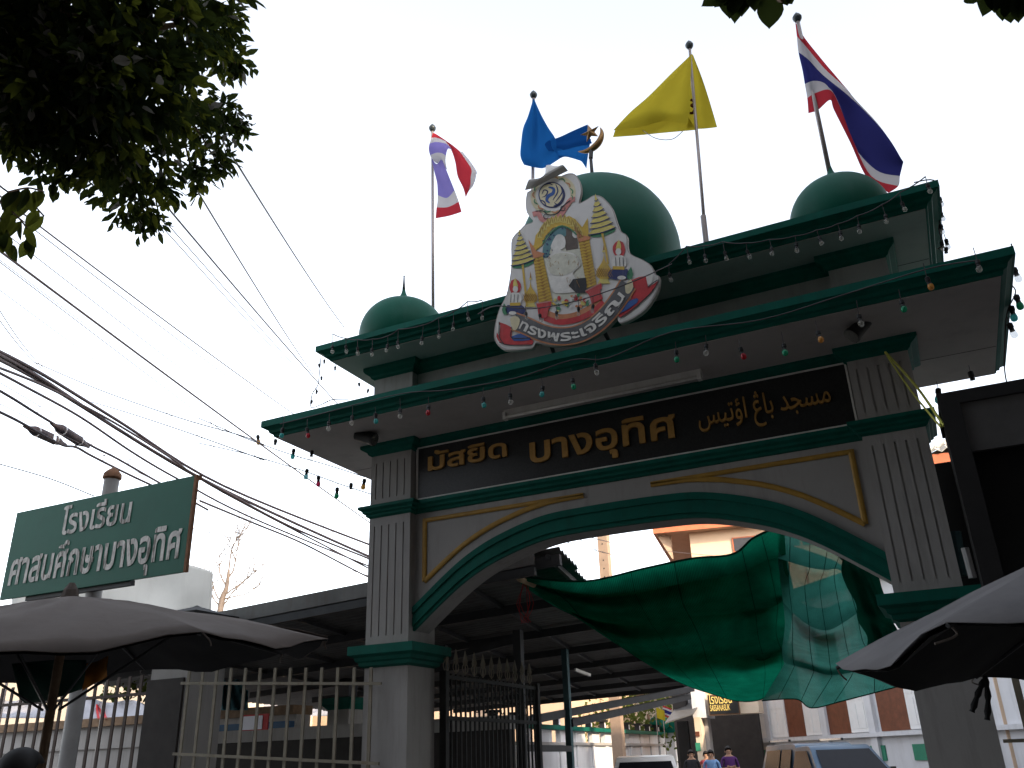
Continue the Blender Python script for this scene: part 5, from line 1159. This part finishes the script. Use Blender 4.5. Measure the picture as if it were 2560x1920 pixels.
vo = vine.build('leafy_shrub', 'leaf_far', fix=False); tag(rebase(vo, at(320, 1745, 12.3)), 'thin leafy shrub in front of the beige wall behind the brown fence', 'shrub')

# ================================================================== courtyard wall with lanterns
WA, WB = atz(1429, 1818, 2.5), atz(1668, 1833, 2.5); WA = WA.lerp(WB, -.45)
wd = (WB-WA); wlen = Vector((wd.x, wd.y, 0)).length; wd = Vector((wd.x, wd.y, 0)).normalized(); wnr = Vector((wd.y, -wd.x, 0))
if wnr.dot(CAM-WA) < 0: wnr = -wnr
cw = thing('courtyard_wall', 'white courtyard wall with green coping seen through the arch', 'wall', (WA.x, WA.y, 0))
def wbox(s0, s1, d0, d1, z0, z1, name, mat, par=cw):
    c = Vector((WA.x, WA.y, 0))+wd*(s0+s1)/2+wnr*(d0+d1)/2+Vector((0, 0, (z0+z1)/2)); return MB().obox(c, wd*(s1-s0)/2, wnr*(d1-d0)/2, Vector((0, 0, (z1-z0)/2))).build(name, mat, par)
wbox(0, wlen, -.2, 0, 0, 1.98, 'panel', 'mosque_white'); wbox(0, wlen, -.24, .08, 1.98, 2.06, 'ledge', 'wall'); wbox(0, wlen, -.3, .12, 2.40, 2.52, 'coping', 'green')
nb_ = 12
for i in range(nb_+1):
    s = i*wlen/nb_; wbox(s-.13, s+.13, -.22, .05, 0, 1.979, 'pilaster', 'mosque_white'); 
    if i < nb_: wbox(s+.13 if i % 2 else s-.0, s+wlen/nb_*(.6 if i < 8 else .95), -.18, -.02, 2.061, 2.399, 'parapet', 'mosque_white')
    l = wbox(s-.09, s+.09, -.17, .01, 2.521, 2.74, 'lantern', 'window_dark'); wbox(s-.16, s+.16, -.24, .08, 2.741, 2.80, 'lantern_roof', 'roof_dark', l)
    wbox(s-.06, s+.06, .011, .016, 2.55, 2.71, 'lantern_pane', 'notice_paper', l)
gd = thing('green_turret', 'small teal green domed gate cap at the far end of the courtyard wall', 'turret', (WB.x, WB.y, 0))
MB().box(WB.x-.5, WB.x+.6, WB.y-.6, WB.y+.6, 2.5, 3.05).build('cap', 'green', gd); MB().lathe((WB.x-.1, WB.y-.75, 0), [(.2, 2.6), (.42, 2.75), (.45, 2.9), (.35, 3.1), (.05, 3.25)], 16).build('dome', 'green', gd, smooth=True); MB().box(WB.x-.35, WB.x+.4, WB.y-.35, WB.y+.35, 0, 2.5).build('shaft', 'mosque_white', gd)
# ================================================================== mosque with shutters
MA, MBp = atz(2294, 1825, 2.05), atz(1860, 1851, 2.05)
md = Vector((MBp.x-MA.x, MBp.y-MA.y, 0)).normalized(); mnr = Vector((md.y, -md.x, 0))
if mnr.dot(CAM-MA) < 0: mnr = -mnr
mq = thing('mosque_building', 'white building with tall brown openings and panelled shutters inside the gate', 'building', (MA.x, MA.y, 0))
def mpt(x, y): return atp(x, y, MA, mnr)
def ms(x, y=1830): return (mpt(x, y)-MA).dot(md)
def mbox(s0, s1, d0, d1, z0, z1, name, mat, par=mq):
    c = Vector((MA.x, MA.y, 0))+md*(s0+s1)/2+mnr*(d0+d1)/2+Vector((0, 0, (z0+z1)/2)); return MB().obox(c, md*abs(s1-s0)/2, mnr*abs(d1-d0)/2, Vector((0, 0, (z1-z0)/2))).build(name, mat, par)
sE = ms(1845); mbox(-14, sE, -.6, 0, 0, 6.5, 'wall', 'mosque_white'); mbox(-14, sE+.1, -.7, .22, 1.93, 2.05, 'ledge', 'mosque_white'); mbox(-14, sE+.05, 0, .14, 0, .35, 'plinth', 'mosque_white'); mbox(-14, sE+.3, -.9, .4, 6.5, 6.9, 'roof', 'green')
for x0, x1 in ((1973, 2016), (2077, 2133), (2207, 2281), (1862, 1882)): mbox(ms(x1), ms(x0), -.01, .03, 2.07, 5.2, 'opening', 'shutter_brown')
for x0, x1 in ((1890, 1925), (1932, 1973), (2020, 2064), (2134, 2181), (2284, 2330)):
    a, b = ms(x1), ms(x0); o = mbox(a, b, .0, .07, 2.08, 5.2, 'shutter', 'shutter_white')
    w = b-a
    for z0, z1 in ((2.2, 2.95), (3.05, 3.5), (3.6, 5.0)):
        for k in range(2): mbox(a+w*(.12+.42*k), a+w*(.46+.42*k), .07, .085, z0, z1, 'shutter_panel', 'shutter_white', o)
for x in (1884, 1928, 2070, 2190, 2340, 1855): s = ms(x); mbox(s-.16, s+.16, .0, .13, .36, 6.4, 'pilaster', 'mosque_white')
for x0, x1 in ((1869, 1908), (2172, 2207), (2277, 2314), (1985, 2020), (2075, 2110)): mbox(ms(x1), ms(x0), .0, .05, 1.25, 1.68, 'green_panel', 'panel_green')
s = ms(1850); o = mbox(s-.1, s+.75, .15, .2, 2.07, 4.2, 'brown_shutter', 'shutter_brown')
# ================================================================== entrance building with hanging sign
EBY = 31.0
ent = thing('entrance_building', 'white entrance block with dark doorway, cream column and gold-lettered sign', 'building', at(1800, 1890, EBY))
def eb_box(x0, y0, x1, y1, Y0, Y1, name, mat, par=ent):
    a, b = at(x0, y0, Y0), at(x1, y1, Y0); return MB().box(a.x, b.x, Y0, Y1, b.z, a.z).build(name, mat, par)
def eb_col(x0, x1, Y0, Y1, z0, z1, name, mat, par=ent):
    a, b = at(x0, 1830, Y0), at(x1, 1830, Y0); return MB().box(a.x, b.x, Y0, Y1, z0, z1).build(name, mat, par)
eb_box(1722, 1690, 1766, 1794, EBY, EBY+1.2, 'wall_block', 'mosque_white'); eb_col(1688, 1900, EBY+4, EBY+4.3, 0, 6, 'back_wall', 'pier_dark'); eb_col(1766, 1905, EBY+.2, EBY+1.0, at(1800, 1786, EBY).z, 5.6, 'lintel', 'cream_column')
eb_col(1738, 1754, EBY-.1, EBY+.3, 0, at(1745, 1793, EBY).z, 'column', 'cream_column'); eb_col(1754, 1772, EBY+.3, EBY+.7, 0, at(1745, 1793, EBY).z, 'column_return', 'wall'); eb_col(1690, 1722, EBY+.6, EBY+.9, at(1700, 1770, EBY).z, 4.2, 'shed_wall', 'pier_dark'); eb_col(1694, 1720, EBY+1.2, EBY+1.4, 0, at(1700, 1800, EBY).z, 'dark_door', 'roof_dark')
a_, b_ = at(1690, 1772, EBY), at(1722, 1745, EBY); MB().obox((a_+b_)/2+Vector((0, .8, 0)), (.5, 0, .12), (0, 1.4, .5), (0, 0, .02)).build('shed_roof', 'zinc', ent)
eb_box(1738, 1829, 1749, 1841, EBY-.14, EBY-.11, 'plaque', 'shutter_brown'); eb_box(1738, 1857, 1752, 1877, EBY-.14, EBY-.11, 'green_notice', 'panel_green')
sg_ = eb_box(1768, 1738, 1850, 1785, EBY-.05, EBY+.05, 'sign', 'sign_brown'); eb_box(1771, 1741, 1848, 1782, EBY-.07, EBY-.051, 'sign_face', 'sign_black', sg_)
for body, l, r_, h in (('โรงเรียน', (1773, 1760), (1830, 1757), .40), ('SASSANASUK', (1776, 1778), (1826, 1775), .27)):
    a, b = at(*l, EBY-.08), at(*r_, EBY-.08); text(body, sg_, ['letter_gold'], (a.x, EBY-.08, (a.z+b.z)/2), (b.x-a.x, 0, 0), (0, 0, h), (0, -1, 0), bold=.01, ext=.002)
# ================================================================== far house, pole, trees
def hip_house(label, E0, dr, length, over, wall_h, win):
    h = thing('tiled_house', label, 'house', (E0.x, E0.y, 0)); dr = Vector(dr).normalized(); bk = Vector((-dr.y, dr.x, 0)); up = Vector((0, 0, 1)); z = E0.z; depth = 7.
    def hb(s0, s1, d0, d1, z0, z1, n, m, par=h): return MB().obox(Vector((E0.x, E0.y, 0))+dr*(s0+s1)/2+bk*(d0+d1)/2+up*(z0+z1)/2, dr*(s1-s0)/2, bk*(d1-d0)/2, up*(z1-z0)/2).build(n, m, par)
    hb(over, length-over, .7, depth-.7, 0, z-.16, 'wall', 'peach'); hb(0, length, 0, depth, z-.15, z-.10, 'soffit', 'concrete_pole'); hb(-.04, length+.04, -.04, 0, z-.18, z+.12, 'fascia', 'house_trim'); hb(-.04, 0, 0, depth, z-.18, z+.12, 'fascia', 'house_trim')
    e0 = Vector((E0.x, E0.y, z+.1)); rise = 2.2; nx = int(length/.3); ny = 10
    for r_ in range(ny):      # tile courses as stepped waves
        P = []
        for i in range(nx*4+1):
            s = i/(nx*4)*length; w = .05*math.cos(2*math.pi*i/4)
            row = []
            for f in (r_/ny, (r_+1.06)/ny):
                dd = f*depth/2; s2 = min(max(s, dd), length-dd); row.append(e0+dr*s2+bk*(dd-.12)+up*(f*rise+w+(.05 if f > r_/ny else .09)))
            P.append(row)
        MB().grid(P).build('tile_course', 'tile', h, fix=False, solid=.02)
    MB().add([e0, e0+dr*depth/2+bk*depth/2+up*rise, e0+bk*depth, e0+dr*length, e0+dr*(length-depth/2)+bk*depth/2+up*rise, e0+dr*length+bk*depth], [(0, 1, 2), (3, 5, 4), (2, 1, 4, 5)]).build('roof_slope', 'tile', h, fix=False)
    if win:
        for i in range(3):
            for zz0, zz1, mt in ((z-1.25, z-.62, 'window_dark'), (z-3.2, z-1.33, 'peach')):
                s0 = over+2.0+i*1.55; o = hb(s0-.04, s0+1.51, .63, .70, zz0-.04, zz1+.04, 'window_frame', 'house_trim'); hb(s0+.02, s0+1.45, .615, .629, zz0+.02, zz1-.02, 'pane', mt, o)
    return h, dr, bk
H0 = at(1634, 1325, 40); hh, dr, bk = hip_house('peach house with grey tiled roof and red-brown eaves seen at the top of the arch', H0, (.985, .17, 0), 16, 1.6, 11, True)
MB().prism([at(1637, 1330, 40.3), at(1674, 1336, 40.9), at(1680, 1396, 40.9)], (0, .25, 0)).build('eave_bracket', 'concrete_pole', hh)
H1 = at(2312, 1150, 26); hip_house('tiled house corner with orange eaves showing right of the gateway', H1, (.99, .1, 0), 9, .5, 9, False)
up_ = thing('utility_pole', 'sunlit concrete utility pole seen through the arch', 'pole', (at(1506, 1450, 28).x, 28, 0)); pp = at(1505, 1300, 28)
MB().prism([(pp.x-.17, 27.85, 0), (pp.x+.17, 27.85, 0), (pp.x+.17, 28.15, 0), (pp.x-.17, 28.15, 0)], (0, 0, pp.z+.6)).build('shaft', 'concrete_pole', up_)
for k in range(16): MB().box(pp.x-.02, pp.x+.02, 27.84, 27.848, 5.2+k*.28, 5.24+k*.28).build('bolt_hole', 'black', up_)
MB().box(pp.x-.7, pp.x+.7, 27.75, 27.849, pp.z+.2, pp.z+.32).build('crossarm', 'concrete_pole', up_)
def far_tree(label, x, y, Y, r, mat):
    c = at(x, y, Y); t = thing('courtyard_tree', label, 'tree', (c.x, c.y, 0), 'trees beyond the courtyard wall'); m = MB()
    for i in range(1500):
        v = rnd3(); v = v.normalized()*v.length**.6; leaf_geo(m, c+Vector((v.x*r, v.y*r, v.z*r*.7))+Vector((math.sin(i)*.3, 0, math.cos(i*1.3)*.3)), rnd3(), rnd3(), .22, .13)
    kind(m.build('crown', mat, t, fix=False), 'stuff'); MB().tube([(c.x, c.y, 0), (c.x+.1, c.y, c.z*.6), c], [.16, .12, .06], 8).build('trunk', 'bark', t)
far_tree('yellow-green sunlit tree beyond the left part of the courtyard wall', 1370, 1800, 34, 2.0, 'leaf_light'); far_tree('mid green tree beyond the middle of the courtyard wall', 1490, 1790, 37, 2.2, 'leaf_far'); far_tree('pale sunlit tree beyond the right part of the courtyard wall', 1620, 1785, 40, 2.6, 'leaf_far'); far_tree('tall green tree behind the beige building', 760, 1690, 36, 2.4, 'leaf_far')
building('far_wall_building', 'pale sunlit building beyond the courtyard trees', -26, -12.5, 46, 52, 4.6, 'beige_wall')
for lab, x, y, mats in (('tiny yellow flag beyond the courtyard wall', 1638, 1775, ['fl_yellow']*3), ('tiny red white and blue flag beyond the courtyard wall', 1655, 1770, THAI)):
    t = thing('small_flag', lab, 'flag', at(x, y+60, 33), 'far small flags'); p = at(x, y-6, 33); MB().tube([(p.x, 33, 0), (p.x, 33, p.z+.1)], .015, 6).build('pole', 'steel', t)
    MB().grid([[Vector((p.x+.03+.08*j, 33+.05*math.sin(j*1.4), p.z-.06*i-.03*j)) for j in range(5)] for i in range(7)], mf=lambda u, v: stripes(u)).build('cloth', mats, t, fix=False)

# ================================================================== vehicles
def car(name, label, loc, yaw, L, Wd, H, paint, prof, belt, glassq, canopy=False):
    t = thing(name, label, 'car', loc); ca, sa = math.cos(yaw), math.sin(yaw); f = Vector((ca, sa, 0)); s = Vector((-sa, ca, 0)); o = Vector(loc)
    def W3(x, y, z): return o+f*x+s*y+Vector((0, 0, z))
    def hw(z): return Wd/2 if z <= belt else Wd/2-(z-belt)*.26
    mb = MB(); n = len(prof); C_ = cat_pts([Vector((x, 0, z)) for x, z in prof+[prof[0]]], 2)[:-1]; n = len(C_)
    for e, dw in ((-1, 0), (-.94, .0), (.94, .0), (1, 0)): mb.v += [W3(c.x*(1 if abs(e) < 1 else .992), e*hw(c.z), c.z*(1 if abs(e) < 1 else .99)+(.0 if abs(e) < 1 else .004)) for c in C_]
    for k_ in range(3):
        for i in range(n): mb.f.append((k_*n+i, k_*n+(i+1) % n, (k_+1)*n+(i+1) % n, (k_+1)*n+i)); mb.m.append(0)
    mb.f += [tuple(range(n-1, -1, -1)), tuple(3*n+i for i in range(n))]; mb.m += [0, 0]
    body = mb.build('body', paint, t, smooth=35)
    for nm, kind_, pts in glassq:
        if kind_ == 'x':      # across the car: (x0,z0)-(x1,z1)
            (x0, z0), (x1, z1), out = pts; w0, w1 = hw(z0)*.88, hw(z1)*.86; d = Vector((z1-z0, x0-x1)).normalized()*.012*out
            MB().add([W3(x0+d.x, -w0, z0+d.y), W3(x0+d.x, w0, z0+d.y), W3(x1+d.x, w1, z1+d.y), W3(x1+d.x, -w1, z1+d.y)], [(0, 1, 2, 3)]).build(nm, 'car_glass', t)
        else:
            for e in (-1, 1): MB().add([W3(x, e*(hw(z)+.008), z) for x, z in pts], [tuple(range(len(pts)))]).build(nm, 'car_glass', t)
    for x in (L*.31, -L*.30):
        for e in (-1, 1):
            c = W3(x, e*(Wd/2-.1), .33); wh = MB().tube([c-s*.11, c+s*.11], .33, 20).build('wheel', 'rubber', t, smooth=40); MB().tube([c+s*e*.10, c+s*e*.125], .2, 14).build('rim', 'chrome', wh)
    for e in (-1, 1):
        MB().obox(W3(L/2-.06, e*(Wd/2-.28), .78), f*.05, s*.18, Vector((0, 0, .09))).build('headlight', 'chrome', t); MB().obox(W3(-L/2+.03, e*(Wd/2-.12), .85), f*.04, s*.09, Vector((0, 0, .14))).build('tail_light', 'notice_red', t)
        MB().obox(W3(L*.16, e*(Wd/2+.11), belt+.08), f*.05, s*.11, Vector((0, 0, .08))).build('mirror', 'black', t)
    MB().obox(W3(L/2-.02, 0, .5), f*.06, s*Wd*.46, Vector((0, 0, .12))).build('bumper', 'dark_steel', t)
    return t, W3
pv = at(2128, 1885, 21.0)
pk_, W3 = car('pickup_truck', 'blue-grey pickup with a covered bed and roof rails parked by the white building', (pv.x-.52, pv.y+.8, 0), rad(300), 4.8, 1.64, 1.8, 'car_blue',
    [(-2.45, .45), (-2.5, .95), (-2.4, 1.1), (-2.25, 1.68), (-2.05, 1.74), (-.45, 1.76), (-.3, 1.68), (.35, 1.70), (.62, 1.62), (1.25, 1.13), (2.2, 1.02), (2.45, .9), (2.5, .5), (2.3, .32), (-2.3, .35)], 1.08,
    [('windscreen', 'x', ((1.22, 1.15), (.66, 1.60), 1)), ('rear_window', 'x', ((-2.41, 1.16), (-2.27, 1.62), -1)), ('side_window', 's', [(-2.2, 1.15), (-2.1, 1.62), (-1.2, 1.64), (-1.2, 1.15)]), ('side_window', 's', [(-1.1, 1.15), (-1.1, 1.64), (-.5, 1.64), (-.5, 1.15)]), ('side_window', 's', [(-.3, 1.14), (-.25, 1.6), (.4, 1.6), (.9, 1.16)])])
for e in (-.62, .62): MB().bar(W3(-2.0, e, 1.83), W3(-.7, e, 1.83), .04).build('roof_rail', 'chrome', pk_)
for x in (-2.0, -.7): MB().bar(W3(x, -.62, 1.80), W3(x, -.62, 1.85), .05).build('rail_foot', 'dark_steel', pk_); MB().bar(W3(x, .62, 1.80), W3(x, .62, 1.85), .05).build('rail_foot', 'dark_steel', pk_)
cv = at(1590, 1900, 22.5)
car('white_car', 'white hatchback seen from behind at the bottom centre of the arch', (cv.x-.35, cv.y+1.8, 0), rad(108), 4.3, 1.72, 1.6, 'car_white',
    [(-2.1, .4), (-2.15, .9), (-2.05, 1.0), (-1.75, 1.52), (-1.5, 1.60), (-.2, 1.62), (.3, 1.55), (1.0, 1.03), (1.9, .92), (2.12, .75), (2.15, .45), (2.0, .3), (-2.0, .3)], 1.0,
    [('rear_window', 'x', ((-2.04, 1.03), (-1.78, 1.47), -1)), ('windscreen', 'x', ((1.0, 1.04), (.33, 1.52), 1)), ('side_window', 's', [(-1.75, 1.08), (-1.5, 1.5), (-.75, 1.53), (-.75, 1.05)]), ('side_window', 's', [(-.65, 1.05), (-.65, 1.53), (.15, 1.5), (.75, 1.05)])])

# ================================================================== people
def person(label, p, face, Hh, shirt, trousers, pose=0, hair='hair'):
    t = thing('person', label, 'person', (p[0], p[1], 0)); k = Hh/1.7; me = bpy.data.meshes.new('body'); o = bpy.data.objects.new('body', me); COL.objects.link(o)
    V = [(0,0,.95), (0,0,1.12), (0,.01,1.30), (0,.01,1.42), (0,.0,1.50), (0,.01,1.57), (0,.015,1.63)]; r = [.13,.135,.15,.11,.055,.085,.07]; rx = [1.15,1.1,1.2,1.35,1,.95,.95]; E_ = [(0,1),(1,2),(2,3),(3,4),(4,5),(5,6)]
    def chain(st, P, rr):
        a = st
        for q_, r0 in zip(P, rr): V.append(q_); r.append(r0); rx.append(1); E_.append((a, len(V)-1)); a = len(V)-1
        return a
    for e in (-1, 1):
        chain(0, [(e*.09, 0, .86), (e*.10, .0, .48), (e*.10, .02, .10), (e*.10, -.03, .04), (e*.11, -.14, .03)], [.09,.06,.042,.045,.03])
        if pose == 0: h_ = chain(3, [(e*.18, .01, 1.40), (e*.24, .02, 1.13), (e*.25, -.05, .90), (e*.25, -.07, .82)], [.055,.042,.034,.036])
        else: h_ = chain(3, [(e*.18, .01, 1.40), (e*.24, .0, 1.14), (e*.06, -.20, 1.17), (-e*.02, -.21, 1.19)], [.055,.042,.034,.034])
        hp = Vector(V[h_]); dd = Vector((0, -.02, -.075)) if pose == 0 else Vector((-e*.075, -.01, .015))
        for fi in range(5):
            sx = (fi-2)*.014; q1 = hp+dd*(.5 if fi == 0 else .6)+Vector((0, sx, 0) if pose == 0 else (0, 0, sx)); q2 = q1+dd*(.5 if fi in (0, 4) else .75)+Vector((0, -.01, 0)); chain(h_, [tuple(q1), tuple(q2)], [.010, .008])
    me.from_pydata([Vector(v)*k for v in V], E_, []); sm_ = o.modifiers.new('skin', 'SKIN'); sm_.use_smooth_shade = True
    for i, sv in enumerate(me.skin_vertices[0].data): sv.radius = (r[i]*k*rx[i], r[i]*k*.85); sv.use_root = (i == 0)
    o.modifiers.new('sub', 'SUBSURF').levels = 1; o.modifiers[-1].render_levels = 1
    dg = bpy.context.evaluated_depsgraph_get(); nm = bpy.data.meshes.new_from_object(o.evaluated_get(dg)); o.modifiers.clear(); o.data = nm
    for m_ in ('skin', shirt, trousers, 'black'): nm.materials.append(MATS[m_])
    for pl in nm.polygons:
        c = pl.center/k; arm = abs(c.x) > .17
        pl.material_index = 0 if c.z > 1.46 else (1 if (c.z > .93 and not (arm and c.z < 1.2)) and not (pose and c.y < -.13) else 0 if (arm or (pose and c.y < -.13 and c.z > 1)) else 2 if c.z > .09 else 3)
        pl.use_smooth = True
    o.parent = t; t.rotation_euler = (0, 0, face)
    hm = MB(); P = []
    for i in range(9):
        row = []
        for j in range(17):
            a = 2*math.pi*j/16; th = i/8*rad(112 if math.sin(a) > -.3 else 62); row.append(Vector((.088*math.sin(th)*math.cos(a), .012+.102*math.sin(th)*math.sin(a), 1.60+.115*math.cos(th)))*k)
        P.append(row)
    h2 = MB().grid(P).build('hair', hair, None, fix=False, smooth=True, solid=.012); h2.parent = t
    for e in (-1, 1):
        ey = MB().lathe((0, 0, 0), [(.002, -.008), (.010, 0), (.002, .008)], 8).build('eye', 'black', None); ey.location = Vector((e*.032, -.082, 1.585))*k; ey.parent = t
        er = MB().lathe((0, 0, 0), [(.004, -.03), (.014, -.01), (.016, .015), (.004, .03)], 8).build('ear', 'skin', None); er.location = Vector((e*.088, .015, 1.575))*k; er.parent = t
    ns = MB().add([(0, -.112, 0), (-.014, -.08, -.004), (.014, -.08, -.004), (0, -.082, .04), (0, -.085, -.012)], [(0, 1, 3), (0, 3, 2), (0, 4, 1), (0, 2, 4)]).build('nose', 'skin', None); ns.location = Vector((0, .0, 1.555))*k; ns.parent = t
    mo_ = MB().box(-.022, .022, -.090, -.078, -.004, .004).build('mouth', 'shutter_brown', None); mo_.location = Vector((0, 0, 1.523))*k; mo_.parent = t
    return t
M('shirt_black', (.02,.02,.024), .9); M('shirt_blue', (.16,.28,.50), .9, var=.1, scale=12); M('shirt_purple', (.07,.02,.11), .9); M('shirt_red', (.25,.04,.05), .9); M('trouser', (.05,.05,.07), .9)
for lab, x, y, D_, sh, ps, Hh in (('person in a black printed shirt standing left of the cream column', 1727, 1880, 27, 'shirt_black', 0, 1.72), ('person in a light blue shirt standing before the cream column', 1776, 1882, 26, 'shirt_blue', 0, 1.70),
                              ('person in a purple shirt with folded hands by the doorway', 1820, 1872, 26.5, 'shirt_purple', 1, 1.78), ('person in dark red half hidden behind the light blue shirt', 1764, 1882, 28.5, 'shirt_red', 0, 1.68)):
    p = at(x, y, D_); person(lab, (p.x, p.y), math.atan2(-p.x, p.y)*1.0+R.uniform(-.2, .2), Hh, sh, 'trouser', ps)
p = at(60, 1905, 2.75); person('person with black hair whose head shows at the bottom left corner', (p.x, p.y), rad(170), 1.70, 'shirt_black', 'trouser')
